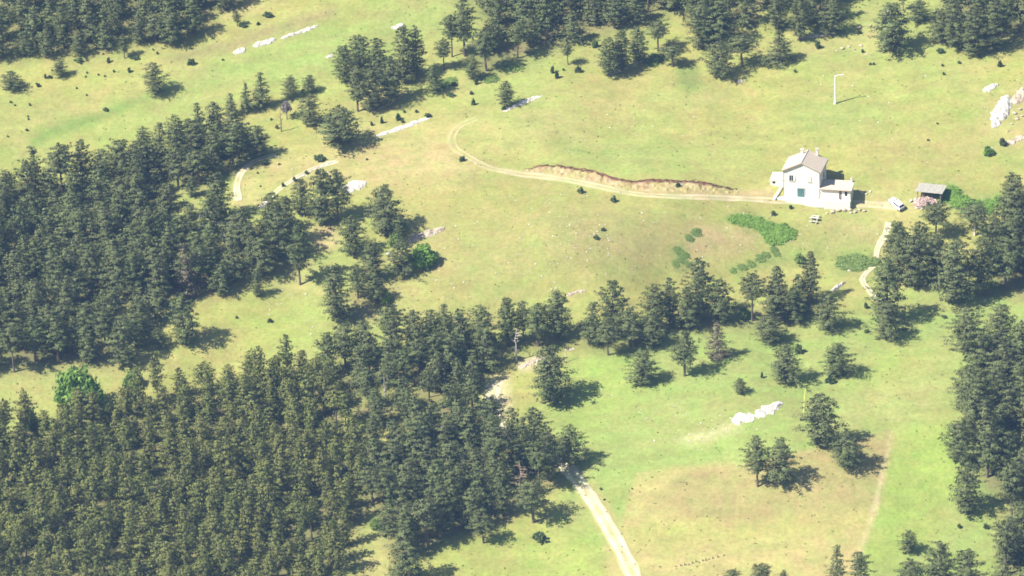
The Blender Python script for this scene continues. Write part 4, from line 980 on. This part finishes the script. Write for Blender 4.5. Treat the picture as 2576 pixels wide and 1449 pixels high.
# small junipers and seedlings, hand-placed
B_TL = [(132,178),(115,196,16,10),(97,218,12,14),(92,212),(63,228),(27,259,8,10),(37,266),(75,265,8,8),(71,295,7,6),(71,301),(68,329,8,10),(20,345),(260,137),(385,126),(396,136,9,8),(286,181,8,8),
        (325,181,16,12),(274,157,20,12),(248,189),(264,193),(218,184),(216,194),(193,223),(218,240),(265,280,12,18),(560,152,7,8),(340,146,8,30),(200,152,8,36),(650,62,10,12),(126,196,10,16)]  # the two widest, very flat bushes stand in for tree shadows
for b in B_TL:
    x, y = b[:2]; h, w = b[2:] if len(b) > 2 else (6, 7)
    bush(x, y, h, w, 'dark juniper dot of upper left meadow ' + ('near picture edge' if x < 70 else ('bordering the edge strip' if x < 110 else ('below the forest' if x < 210 else ('inner part' if x < 270 else 'farther right')))), 'tiny junipers of the upper left meadow')
BL = [
 (482,163,22,26,'grey green bush on the dark line across the upper left meadow'),(674,42,16,38,'flat dark bush, mostly shadow, beside the top edge, right of the top left forest'),(613,68,12,28,'dark low bush under the small thin pine at the top'),  # the flat dark bush mostly stands in for a shadow
 (799,402,16,42,'low wide brownish bush above the forest track'),(670,413,14,18,'dark bush on the inner bend of the looping path'),(1391,183,26,14,'left one of two narrow junipers on the upper slope'),
 (1401,197,28,15,'right one of two narrow junipers on the upper slope'),(1417,178,10,8,'tiny juniper right of the two narrow ones'),(1456,181,22,22,'open dark bush right of the little flat topped pine'),(1499,118,24,22,'dark bush below the edge of the top wood'),
 (1192,264,24,13,'pale green young pine on the slope left of the lone round pine'),(1186,238,12,12,'small dark bush above the pale green young pine'),(1199,212,24,12,'narrow dark bush under the top wood corner'),
 (1002,302,24,18,'dark bush above the long white slab, left one'),(1012,309,12,12,'small bush right below the dark bush at the long white slab'),(961,310,22,11,'narrow bush above the lower end of the long white slab'),
 (935,316,14,9,'small bush left of the narrow one at the long white slab'),(1077,295,13,24,'dark bush touching the upper end of the long white slab'),(1048,283,10,12,'small bush above the upper end of the long white slab'),(1016,283,9,10,'small bush high above the long white slab'),
 (1142,216,14,18,'light bush above the white slab slope'),(1132,240,10,30,'low bush row above the white slab slope'),(1164,405,18,20,'lone bush beside the bend of the farm track'),(923,402,6,8,'tiny bush on the bare patch left of the bend'),
 (1268,276,12,16,'dark bush at the stem of the lone round pine'),(1462,484,16,24,'bush below the farm track, left one'),(1545,507,18,22,'bush below the farm track, right one'),(1706,470,16,16,'dark bush growing on the red earth bank'),
 (1518,580,10,16,'small bush on the brown slope, upper one'),(1500,600,12,18,'small bush on the brown slope, lower one'),(1085,674,7,8,'tiny dark bush alone below the bright green bush'),(2000,181,10,11,'tiny dark bush above the lamp post, left of it'),
 (2190,163,9,9,'left one of a pair of dark dots under the large upper right pine'),(2198,163,9,9,'right one of a pair of dark dots under the large upper right pine'),(2170,133,12,12,'dark bush beside the stones of the rocky patch'),(2057,120,22,20,'dark bush in the middle of the rocky patch'),
 (2162,84,12,18,'green bush on the pale bank above the rocky patch'),(2365,130,12,30,'flat dark bush under the top right wood'),(2370,166,8,9,'tiny bush below the top right wood, upper one'),(2374,188,10,9,'tiny bush below the top right wood, lower one'),
 (2412,160,10,14,'small bush beside grey stones under the top right wood'),(2516,168,20,16,'grey green bush alone under the top right wood'),(2522,366,24,24,'dark bush on the ledge at the right edge'),(2358,312,5,8,'tiny dark dot in the middle of the right meadow'),
 (2334,354,7,10,'faint tiny bush on the brown patch of the right meadow'),(1988,525,14,15,'dark round bush in front of the house terrace'),(1946,540,14,16,'thin bush left of the round one in front of the terrace'),(1917,950,22,11,'narrow dark juniper left of the dense single pine'),
 (2010,886,28,28,'round bush directly behind the dense single pine'),(2088,962,22,30,'low bush at the foot of the single pine right of the dense one'),(1356,1358,32,46,'dark wide bush left of the dirt road below the flat crowned pine'),(2178,775,18,14,'dark bush left of the large double pine'),
 (2182,836,12,18,'small light bush left of the small front pine'),(2375,798,8,20,'low flat bush on the bright meadow at the right'),(2412,1328,14,14,'small young pine left of the bottom right wood edge'),(2480,1330,18,16,'small young pine beside the bottom right wood edge'),
 (1320,1170,20,30,'dark low bush at the end of the lower middle wood'),(680,810,14,16,'tiny bush on the left forest clearing, lower one'),(595,800,7,9,'tiny bush on the left forest clearing, upper one'),(1512,1232,8,9,'dark dot on the verge of the dirt road, upper one'),(1521,1258,6,8,'dark dot on the verge of the dirt road, lower one'),
 (1590,1230,5,7,'tiny dark dot in the pale meadow right of the dirt road'),(2270,830,6,30,'flat strip of low growth right of the small front pine'),(740,455,14,12,'dark bush on the edge of the forest track, upper one'),(712,470,14,12,'dark bush on the edge of the forest track, lower one'),(770,438,12,12,'little bush at the top of the forest track edge'),
 (648,437,8,8,'tiny bush inside the looping path, upper one'),(655,470,6,8,'tiny bush inside the looping path, lower one'),(703,415,7,9,'tiny bush right of the looping path'),(697,323,12,12,'small bush beside the pole like tree'),(683,302,8,9,'tiny bush left of the pole like tree'),
]
for b in BL: bush(*b[:4], b[4], 'single dark bushes on the meadows')

# grass tufts and low herbs, uncountable
def herbs(n, seed):
    r = np.random.default_rng(seed); Vs = []; cl = []
    X = r.uniform(-20, PW + 20, n); Y = r.uniform(-20, PH + 20, n); W = P(X, Y); den = vnoise(W[:, 0], W[:, 1], 9, 51); k = den > r.random(n) * .9
    W = W[k]; m = len(W); s = r.uniform(.05, .22, m) * (1 + (r.random(m) < .05) * 1.0)
    V, F = tufts(W + np.array((0, 0, .06)), s * 1.4, 5, .16, r, .5)
    return mesh_np('low_herbs', V, F, [M_HERB], attrs={'clump': np.repeat(r.random(m), 15)})
M_HERB = leaf_mat('low_herb_leaves', (.14, .17, .05), (.26, .29, .09), (.19, .22, .07), .3)
tag(obj('low_herbs', herbs(3500, 9)), 'low herbs and grass tufts speckling the meadows', 'herbs', kind='stuff')

# ------------------------------------------------------------------ house
HB = P1(1971, 493); HROT = math.radians(-15.0)
def house():
    root = obj('stone_farmhouse', None, loc=HB, rz=HROT); tag(root, 'white rendered two storey farmhouse with pinkish gable roof and low annex', 'house')
    W, D, E, Rg = 7.9, 7.6, 5.95, 7.75
    def gable(x0, x1, z0, zE, zR): return [(x0, z0), (x1, z0), (x1, zE), ((x0 + x1) / 2, zR), (x0, zE)]
    m = MB(); m.prism(gable(0, W, -2.0, E, Rg), 0, D)
    # recesses are given by frames standing on the wall and dark panes set in them
    m.build('wall', M_PLASTER, root)
    # roof: two slopes with thickness and overhang
    rf = MB(); o = .35; th = .16; mid = W / 2 - .1; rise = (Rg - E) / (W / 2)
    for s in (0, 1):
        xe = -o if s == 0 else W + o; ze = E - o * rise + .03; zr = Rg + .03
        xm = W / 2
        pts = [(xe, -o, ze), (xm, -o, zr), (xm, D + o, zr), (xe, D + o, ze)]
        if s: pts = [pts[1], pts[0], pts[3], pts[2]]
        rf.quadbox([*pts, *[(x, y, z + th) for x, y, z in pts]])
    roof = rf.build('roof', M_ROOF, root)
    rd = MB(); rd.tube((W / 2, -o, Rg + th + .02), (W / 2, D + o, Rg + th + .02), .12, .12, 8); rd.build('ridge_tiles', M_CHIM, roof)
    g = MB(); g.box(W + o, W + o + .12, -o, D + o, E - o * rise - .02, E - o * rise + .1); g.build('gutter', M_GREYP, roof)
    c = MB(); cx, cy = W / 2 - 1.0, D - 1.3; zb = Rg - 1.0 * rise; c.box(cx - .3, cx + .3, cy - .3, cy + .3, zb - .3, zb + 1.25); ch = c.build('chimney', M_CHIM, roof)
    c = MB(); c.box(cx - .36, cx + .36, cy - .36, cy + .36, zb + 1.25, zb + 1.36); c.build('chimney_cap', M_CHIM, roof)
    c = MB(); cx, cy = W - 1.9, D - .25; zb = E + 1.9 * rise; c.box(cx - .27, cx + .27, cy - .27, cy + .27, zb - .3, zb + 1.35); c.build('chimney', M_CHIM, roof)
    c = MB()
    for dx in (-.22, .18):
        for dy in (-.22, .18): c.box(cx + dx, cx + dx + .06, cy + dy, cy + dy + .06, zb + 1.35, zb + 1.6)
    c.box(cx - .34, cx + .34, cy - .34, cy + .34, zb + 1.6, zb + 1.7); c.build('chimney_cap', M_CHIM, roof)
    # corner stones
    for x in (-.03, W - .11):
        q = MB(); 
        for k in range(12): q.box(x, x + .14 + (.06 if k % 2 else 0) * (1 if x < 1 else 0), -.03, .14, .1 + k * .48, .1 + k * .48 + .44)
        q.build('corner_stones', M_QUOIN, root)
    v = MB(); v.quadbox([(-.05, -.36, E - .16), (W / 2, -.36, Rg - .08), (W / 2, -.3, Rg - .08), (-.05, -.3, E - .16), (-.05, -.36, E - .02), (W / 2, -.36, Rg + .06), (W / 2, -.3, Rg + .06), (-.05, -.3, E - .02)])
    v.build('verge_board', M_QUOIN, root)
    def window(x0, x1, z0, z1, shutters, open_=True):
        f = MB()
        f.box(x0 - .08, x1 + .08, -.07, .02, z1, z1 + .09); f.box(x0 - .08, x0, -.07, .02, z0, z1); f.box(x1, x1 + .08, -.07, .02, z0, z1)
        f.box((x0 + x1) / 2 - .03, (x0 + x1) / 2 + .03, -.06, .02, z0, z1)
        w = f.build('window', M_PLASTER, root)
        p = MB(); p.box(x0, x1, -.03, .01, z0, z1); p.build('pane', M_GLASS, w)
        p = MB(); p.box(x0 - .14, x1 + .14, -.16, .02, z0 - .1, z0 - .003); p.build('sill', M_CHIM, w)
        if shutters is not None:
            for a, b in (((x0 - .5, x0 - .1), (x1 + .1, x1 + .5)) if open_ else ((x0 + .003, (x0 + x1) / 2 - .032), ((x0 + x1) / 2 + .032, x1 - .003))):
                s = MB(); s.box(a, b, -.1, -.035, z0 + .02, z1 - .02)
                for k in range(5): zz = z0 + .1 + k * (z1 - z0 - .2) / 5; s.box(a + .05, b - .05, -.115, -.1, zz, zz + .08)
                s.build('shutter', shutters, w)
    window(1.35, 2.15, 3.6, 4.85, M_BLUESH if False else M_PLASTER)
    window(5.3, 6.05, 3.6, 4.8, M_PLASTER, False)
    d = MB(); d.box(3.05, 4.6, -.05, .02, .05, 1.95)
    for k in range(5): d.box(3.09 + k * .305, 3.09 + k * .305 + .27, -.075, -.05, .1, 1.9)
    dd = d.build('garage_door', M_GREEND, root)
    f = MB(); f.box(2.93, 3.047, -.09, .02, 0, 1.99); f.box(4.603, 4.72, -.09, .02, 0, 1.99); f.box(2.93, 4.72, -.11, .02, 1.993, 2.14); f.build('door_frame', M_CHIM, dd)
    h = MB(); h.box(4.3, 4.36, -.12, -.076, .95, 1.1); h.build('handle', M_GREYP, dd)
    b = MB(); b.box(6.5, 7.6, -.55, -.1, 0, .3); b.build('stone_bench', M_CHIM, root)
    # side window on shaded wall
    s = MB(); s.box(W - .02, W + .05, 4.2, 5.0, 3.2, 4.3); sw = s.build('window', M_BLUESH, root); sw['label'] = 'dark window in the shaded side wall'
    s = MB(); s.box(W - .01, W + .12, 4.1, 5.1, 3.08, 3.19); s.build('sill', M_CHIM, sw)
    # annex
    ax0, ax1, ad = W + .004, W + 6.6, 3.7
    m = MB(); A = []
    def solid(x0, x1, z1f, z0=-2.2):   # sloping-top wall block, front y=.05
        m.quadbox([(x0, .05, z0), (x1, .05, z0), (x1, .3, z0), (x0, .3, z0), (x0, .05, z1f), (x1, .05, z1f), (x1, .3, z1f + .04), (x0, .3, z1f + .04)])
    dr = (ax0 + 4.15, ax0 + 4.75); wn_ = (ax0 + 5.4, ax0 + 5.95)
    solid(ax0, dr[0], 2.1); solid(dr[1], wn_[0], 2.1); solid(wn_[1], ax1, 2.1)
    m.box(wn_[0] + .002, wn_[1] - .002, .06, .29, -2.0, .75); m.box(wn_[0] + .002, wn_[1] - .002, .06, .29, 1.8, 2.09); m.box(dr[0] + .002, dr[1] - .002, .06, .29, 1.92, 2.09)
    m.quadbox([(ax1 - .25, .302, -2.2), (ax1, .302, -2.2), (ax1, ad, -2.2), (ax1 - .25, ad, -2.2), (ax1 - .25, .302, 2.14), (ax1, .302, 2.14), (ax1, ad, 2.68), (ax1 - .25, ad, 2.68)])
    m.box(ax0, ax1 - .252, ad - .25, ad, -2.2, 2.62)
    m.build('annex_wall', M_PLASTER, root)
    fl = MB(); fl.box(ax0 + .01, ax1 - .26, .31, ad - .26, -.5, -.02); fl.build('annex_floor', M_DARK, root)
    r = MB(); y0, y1 = -.3, ad + .25; k = .58 / ad
    r.quadbox([(ax0, y0, 2.13 + y0 * k), (ax1 + .3, y0, 2.13 + y0 * k), (ax1 + .3, y1, 2.15 + y1 * k), (ax0, y1, 2.15 + y1 * k),
               (ax0, y0, 2.27 + y0 * k), (ax1 + .3, y0, 2.27 + y0 * k), (ax1 + .3, y1, 2.29 + y1 * k), (ax0, y1, 2.29 + y1 * k)])
    ar = r.build('annex_roof', M_ROOF, root)
    g = MB(); g.box(ax0, ax1 + .3, y0 - .1, y0 - .003, 2.06, 2.16); g.build('gutter', M_QUOIN, ar)
    c = MB(); c.box(ax1 - .5, ax1 - .08, ad - .6, ad - .2, 2.5, 3.5); c.box(ax1 - .56, ax1 - .02, ad - .66, ad - .14, 3.5, 3.6); c.tube((ax1 - .29, ad - .4, 3.6), (ax1 - .29, ad - .4, 3.95), .1, .1, 8); c.build('chimney', M_CHIM, ar)
    dm = MB(); dm.box(dr[0] + .01, dr[1] - .01, .22, .27, 0, 1.9); dm.build('door', M_WOOD, root)
    dm = MB(); dm.box(wn_[0] + .01, wn_[1] - .01, .2, .25, .76, 1.79); w = dm.build('window', M_GLASS, root); w['label'] = 'small dark window of the annex'
    # left lean-to
    m = MB(); m.quadbox([(-3.4, 2.6, -1.5), (-.004, 2.6, -1.5), (-.004, 6.0, -1.5), (-3.4, 6.0, -1.5), (-3.4, 2.6, 2.35), (-.004, 2.6, 2.6), (-.004, 6.0, 3.1), (-3.4, 6.0, 2.9)])
    l = m.build('side_store', M_PLASTER, root)
    m = MB(); m.box(-2.9, -2.25, 2.56, 2.62, 1.75, 2.2); m.build('opening_panel', M_DARK, l)  # flat black panel on the solid wall stands in for the shade inside
    m = MB(); m.quadbox([(-3.5, 2.5, 2.36), (-.006, 2.5, 2.61), (-.006, 6.1, 3.12), (-3.5, 6.1, 2.92), (-3.5, 2.5, 2.46), (-.006, 2.5, 2.71), (-.006, 6.1, 3.22), (-3.5, 6.1, 3.02)]); m.build('store_roof', M_CHIM, l)
    return root
house()
def terrace():
    root = obj('house_terrace', None, loc=HB, rz=HROT); tag(root, 'white concrete terrace running along the front of the farmhouse', 'terrace')
    m = MB(); m.quadbox([(-1.7, -1.6, -1.6), (9, -1.5, -1.6), (9, -.004, -1.6), (-1.0, -.004, -1.6), (-1.7, -1.6, -.06), (9, -1.5, -.06), (9, -.004, -.02), (-1.0, -.004, -.02)])
    m.quadbox([(9.003, -1.5, -2), (14.6, -.8, -2), (14.6, -.004, -2), (9.003, -.004, -2), (9.003, -1.5, -.08), (14.6, -.8, -.12), (14.6, -.004, -.08), (9.003, -.004, -.04)])
    m.build('slab', M_TERR, root, .04)
    m = MB(); m.quadbox([(-1.9, -2.2, -1.6), (-1.4, -2.2, -1.6), (-1.0, 2.4, -1.6), (-1.4, 2.4, -1.6), (-1.9, -2.2, .1), (-1.4, -2.2, .1), (-.7, 2.4, 1.3), (-1.1, 2.4, 1.3)]); m.build('side_wall', M_TERR, root)
terrace()

# ------------------------------------------------------------------ lamp post
def lamp():
    p = P1(2101, 261); hpx = 69; h = real_h(hpx, p); root = obj('lamp_post', None, loc=p); tag(root, 'white lamp post with one side arm standing alone on the slope above the house', 'lamp post')
    m = MB(); m.tube((0, 0, -.3), (0, 0, h), .22, .14, 10); m.build('pole', M_METAL, root)
    m = MB(); m.tube((0, 0, -.3), (0, 0, .7), .29, .26, 10); m.build('base', M_METAL, root)
    m = MB(); m.tube((0, 0, h - .15), (.5, 0, h + .12), .09, .08, 8); m.tube((.5, 0, h + .12), (1.35, 0, h + .2), .08, .07, 8); m.build('arm', M_METAL, root)
    m = MB(); m.quadbox([(1.2, -.16, h + .08), (2.0, -.12, h + .14), (2.0, .12, h + .14), (1.2, .16, h + .08), (1.2, -.12, h + .26), (1.95, -.08, h + .3), (1.95, .08, h + .3), (1.2, .12, h + .26)])
    hd = m.build('lamp_head', M_METAL, root, .03)
    m = MB(); m.box(1.35, 1.85, -.09, .09, h + .03, h + .10); m.build('lens', M_CLEARL, hd)
lamp()

# ------------------------------------------------------------------ car
def ground_frame(p, ang):
    e = .8; zx = float(H(p.x + e, p.y) - H(p.x - e, p.y)) / (2 * e); zy = float(H(p.x, p.y + e) - H(p.x, p.y - e)) / (2 * e)
    n = Vector((-zx, -zy, 1)).normalized(); f = Vector((math.cos(ang), math.sin(ang), 0)); f = (f - n * f.dot(n)).normalized(); s = n.cross(f)
    Mx = Matrix((f, s, n)).transposed().to_4x4(); Mx.translation = p; return Mx
def car():
    import bmesh
    p = P1(2255, 517); root = obj('parked_car', None); root.matrix_world = ground_frame(p, math.radians(122)); tag(root, 'small white hatchback parked on the grass between house and open shed', 'car')
    # body: lofted sections along x (front +), half-width and height profile
    secs = [(-1.95, .70, .32, .78), (-1.88, .78, .24, .92), (-1.2, .82, .2, .95), (0, .84, .2, .93), (.95, .82, .2, .90), (1.6, .78, .22, .78), (1.92, .66, .3, .62)]
    bm = bmesh.new(); rings = []
    for x, w, z0, z1 in secs:
        pr = [(-w * .92, z0), (-w, z0 + .12), (-w, (z0 + z1) / 2), (-w * .96, z1 - .06), (-w * .85, z1), (w * .85, z1), (w * .96, z1 - .06), (w, (z0 + z1) / 2), (w, z0 + .12), (w * .92, z0)]
        rings.append([bm.verts.new((x, y, z)) for y, z in pr])
    for a, b in zip(rings[:-1], rings[1:]):
        for i in range(10): bm.faces.new((a[i], a[(i + 1) % 10], b[(i + 1) % 10], b[i]))
    bm.faces.new(rings[0][::-1]); bm.faces.new(rings[-1]); bmesh.ops.recalc_face_normals(bm, faces=bm.faces)
    me = bpy.data.meshes.new('body'); bm.to_mesh(me); bm.free(); me.materials.append(M_CAR); o = obj('body', me, root)
    # cabin: pillars and roof in paint, windows as own panes
    def cab(x0, x1, w, z): return [(x0, -w, z), (x1, -w, z), (x1, w, z), (x0, w, z)]
    m = MB(); lo = cab(-1.82, .85, .74, .9); hi = cab(-1.45, .15, .58, 1.42); m.quadbox(lo + hi); m.build('cabin', M_CAR, root, .05)
    def lerp(a, b, t): return tuple(a[i] + (b[i] - a[i]) * t for i in range(3))
    def pane(a, b, c, d, name, off):
        q = [lerp(lerp(a, b, u), lerp(d, c, u), v) for u, v in ((.08, .15), (.92, .15), (.92, .85), (.08, .85))]
        m = MB(); m.quadbox([tuple(Vector(x)) for x in q] + [tuple(Vector(x) + Vector(off)) for x in q]); m.build(name, M_GLASS, root)
    pane(lo[3], lo[0], hi[0], hi[3], 'rear_window', (-.02, 0, .015)); pane(lo[1], lo[2], hi[2], hi[1], 'windscreen', (.02, 0, .015))
    pane(lo[0], lo[1], hi[1], hi[0], 'side_window', (0, -.02, .01)); pane(lo[2], lo[3], hi[3], hi[2], 'side_window', (0, .02, .01))
    m = MB(); m.box(-2.02, -1.9, -.72, .72, .3, .52); m.build('bumper', M_GREYP, root, .03)
    m = MB(); m.box(1.86, 1.99, -.68, .68, .3, .48); m.build('bumper', M_GREYP, root, .03)
    for y in (-.66, .66):
        m = MB(); m.box(-1.99, -1.93, y - .09, y + .09, .56, .76); m.build('tail_light', M_REDL, root)
        m = MB(); m.box(1.86, 1.93, y * .85 - .12, y * .85 + .12, .5, .62); m.build('headlight', M_CLEARL, root)
        for x in (-1.25, 1.2):
            s = 1 if y > 0 else -1; m = MB(); m.tube((x, y * 1.02, .3), (x, y * 1.02 + s * .18, .3), .3, .3, 16); w = m.build('wheel', M_RUB, root)
            m = MB(); m.tube((x, y * 1.02 + s * .181, .3), (x, y * 1.02 + s * .19, .3), .18, .16, 12); m.build('rim', M_METAL, w)
    m = MB(); m.box(-2.03, -2.021, -.26, .26, .36, .47); m.build('number_plate', M_CAR, root)
car()

# ------------------------------------------------------------------ open shed and rubble heap
def shed():
    p = P1(2306, 499); root = obj('open_shed', None, loc=p, rz=math.radians(-22)); tag(root, 'low open shed with a tilted grey sheet roof on posts beside the thicket', 'shed')
    W, D = 5.4, 3.3
    zf, zb = 1.75, 2.15
    def gz_(x, y):
        v = Vector((x, y, 0)); v.rotate(Matrix.Rotation(math.radians(-22), 3, 'Z')); return float(H(p.x + v.x, p.y + v.y)) - p.z
    for x, y in ((.2, .1), (1.3, .12), (W - .2, .1), (.2, D - .2), (W / 2, D - .2), (W - .2, D - .2)):
        m = MB(); zt = zf + (zb - zf) * y / D; m.box(x - .08, x + .08, y - .08, y + .08, gz_(x, y) - .3, zt); m.build('post', M_WOOD, root)
    m = MB(); m.box(.1, W - .1, .03, .015 + .14, zf - .16, zf - .01); m.build('beam', M_WOOD, root)
    m = MB(); m.box(.2, W - .2, D - .12, D - .05, gz_(W / 2, D) - .8, zb - .1); m.build('back_wall', M_WOOD, root)
    m = MB(); m.box(W - .12, W - .05, .3, D - .13, -1.4, zf - .05); m.build('side_wall', M_WOOD, root)
    n = 9
    for k in range(n):
        x0 = -.35 + k * (W + .7) / n; x1 = x0 + (W + .7) / n - .03; dz = .02 * (k % 2)
        m = MB(); m.quadbox([(x0, -.4, zf - .04 + dz), (x1, -.4, zf - .04 + dz), (x1, D + .3, zb + .06 + dz), (x0, D + .3, zb + .06 + dz), (x0, -.4, zf + .02 + dz), (x1, -.4, zf + .02 + dz), (x1, D + .3, zb + .12 + dz), (x0, D + .3, zb + .12 + dz)])
        m.build('roof_sheet', M_SHEET, root)
    s = obj('stored_crate', None)
    bpy.data.objects.remove(s)
shed()
def rubble():
    r = np.random.default_rng(4); base = P1(2328, 511); Vs = []; Fs = []; off = 0
    box = np.array([(-1, -1, -1), (1, -1, -1), (1, 1, -1), (-1, 1, -1), (-1, -1, 1), (1, -1, 1), (1, 1, 1), (-1, 1, 1)], float)
    bf = np.array([(3, 2, 1, 0), (4, 5, 6, 7), (0, 1, 5, 4), (1, 2, 6, 5), (2, 3, 7, 6), (3, 0, 4, 7)])
    from mathutils import Euler
    for i in range(420):
        a = r.uniform(0, 6.28); q = r.random() ** .6; x = math.cos(a) * q * 2.5; y = math.sin(a) * q * 1.7; zt = (1 - q ** 1.5) * .95
        s = r.uniform(.07, .26) * np.array((1.6, .8, .45)); Rm = np.array(Euler(tuple(r.uniform(-.7, .7, 2)) + (r.uniform(0, 6.28),)).to_matrix())
        v = (box * s) @ Rm.T + np.array((x, y, float(H(base.x + x, base.y + y)) - base.z + zt * r.uniform(.7, 1)))
        Vs.append(v); Fs.append(bf + off); off += 8
    # solid core so that no ground shows through
    m = mesh_np('rubble_heap', np.concatenate(Vs), np.concatenate(Fs), [simple_mat('broken_tiles', (.44, .33, .285), .9, .35, 1.2, .2)])
    o = obj('rubble_heap', m, loc=base); tag(o, 'pinkish heap of broken tiles and rubble in front of the open shed', 'rubble', kind='stuff')
    for x, y, w in ((2292, 506, 13), (2303, 502, 12), (2312, 517, 13), (2305, 524, 9)): boulder(x, y, w, 'pale block lying at the side of the pinkish rubble heap', 'blocks beside the rubble heap')
rubble()
# stone table with two benches
def table():
    p = P1(2049, 553); root = obj('stone_table', None, loc=p, rz=math.radians(-20)); tag(root, 'pale stone picnic table with two benches on the grass below the house', 'table')
    m = MB(); m.box(-1.0, 1.0, -.36, .36, .42, .56); m.build('tabletop', M_ROCK, root, .03)
    for x in (-.6, .6): m = MB(); m.box(x - .12, x + .12, -.26, .26, -.3, .417); m.build('leg', M_ROCK, root)
    for y in (-1.0, 1.0):
        z = y * SLOPE * .9
        m = MB(); m.box(-.9, .9, y - .2, y + .2, .2 + z, .32 + z); b = m.build('bench', M_ROCK, root, .02)
        for x in (-.6, .6): m = MB(); m.box(x - .1, x + .1, y - .15, y + .15, -.4 + z, .197 + z); m.build('leg', M_ROCK, b)
table()
# yellow strip and its dark box
def strip():
    L = resample([(2032, 940), (2028, 965), (2024, 1000), (2022, 1030), (2021, 1052)], .5); n = len(L); V = []
    for s in (-.11, .11): V.append(np.stack([L[:, 0] + s, L[:, 1], H(L[:, 0], L[:, 1]) + .07], -1))
    for s in (.11, -.11): V.append(np.stack([L[:, 0] + s, L[:, 1], H(L[:, 0], L[:, 1]) + .02], -1))
    V = np.stack(V, 1).reshape(-1, 3); ii = np.arange(n * 4).reshape(n, 4)
    q = np.concatenate([np.stack([ii[:-1, k], ii[:-1, (k + 1) % 4], ii[1:, (k + 1) % 4], ii[1:, k]], -1) for k in range(4)])
    b = np.array((L[-1][0], L[-1][1], float(H(*L[-1])))); tag(obj('yellow_strip', mesh_np('yellow_strip', V - b, q, [M_TAPE]), loc=Vector(b)), 'thin yellow strip running down the lower meadow to a small dark box', 'strip')
    p = P1(2017, 1057); m = MB(); m.box(-.35, .35, -.25, .25, -.1, .42); m.box(-.4, .4, -.3, .3, .42, .48); m.tube((0, 0, .48), (0, 0, .7), .04, .04, 6)
    o = m.build('fence_battery', M_RUB); o.location = p; tag(o, 'small dark box at the lower end of the yellow strip', 'box')
strip()
# row of short posts in the field
def post_row():
    root = obj('post_row', None, loc=P1(1745, 1420)); b = root.location.copy(); tag(root, 'dotted row of short dark posts and clods across the bottom of the field', 'fence')
    for i, (x, y) in enumerate([(1700,1426),(1712,1424),(1722,1422),(1732,1421),(1741,1417),(1750,1414),(1758,1416),(1767,1411),(1775,1410),(1783,1407),(1792,1405),(1805,1402),(1820,1398)]):
        p = P1(x, y) - b; m = MB(); h = .3 + .25 * ((i * 7) % 3) / 2; m.tube(p - Vector((0, 0, .2)), p + Vector((.03, 0, h)), .13, .09, 7); m.build('post', M_WOOD, root)
post_row()

# ------------------------------------------------------------------ air
m, N, L_, B = new_mat('air'); N.remove(B)
pv = N.new('ShaderNodeVolumePrincipled'); pv.inputs['Color'].default_value = (.28, .48, 1.0, 1); pv.inputs['Density'].default_value = 0.000085; pv.inputs['Anisotropy'].default_value = 0.0
L_.new(pv.outputs[0], N['Material Output'].inputs['Volume'])
hz = MB(); hz.box(-1000, 1000, -1100, 850, float(gz.min()) - 1.5, max(cam_pos.z, float(gz.max())) + 12); ho = hz.build('haze', m); tag(ho, kind='stuff')

# each look-alike gets its own place among its like, counted from the left
ORD = ['first', 'second', 'third', 'fourth', 'fifth', 'sixth', 'seventh', 'eighth', 'ninth', 'tenth']
_by = {}
for o in sc.objects:
    if o.get('category') in ('tree', 'rock', 'bush') and 'group' in o.keys(): _by.setdefault(o['label'], []).append(o)
PL = {' pine ': ' pines ', ' stone ': ' stones ', ' block ': ' blocks ', ' dot ': ' dots '}
for lab, os_ in _by.items():
    if 1 < len(os_) <= 10:
        os_.sort(key=lambda o: to_px(np.float64(o.location.x), np.float64(o.location.y), np.float64(o.location.z))[0])
        pl = lab
        for q in PL:
            if q in lab: pl = lab.replace(q, PL[q], 1); break
        
        for k, o in enumerate(os_):
            t = ORD[k] + ' from left of the ' + pl
            if len(t.split()) > 16: t = t.replace(' of the ', ' of ', 1)
            if len(t.split()) > 16: t = t.replace(' in ', ', ', 1)
            if len(t.split()) > 16: print('LONG', t)
            o['label'] = t
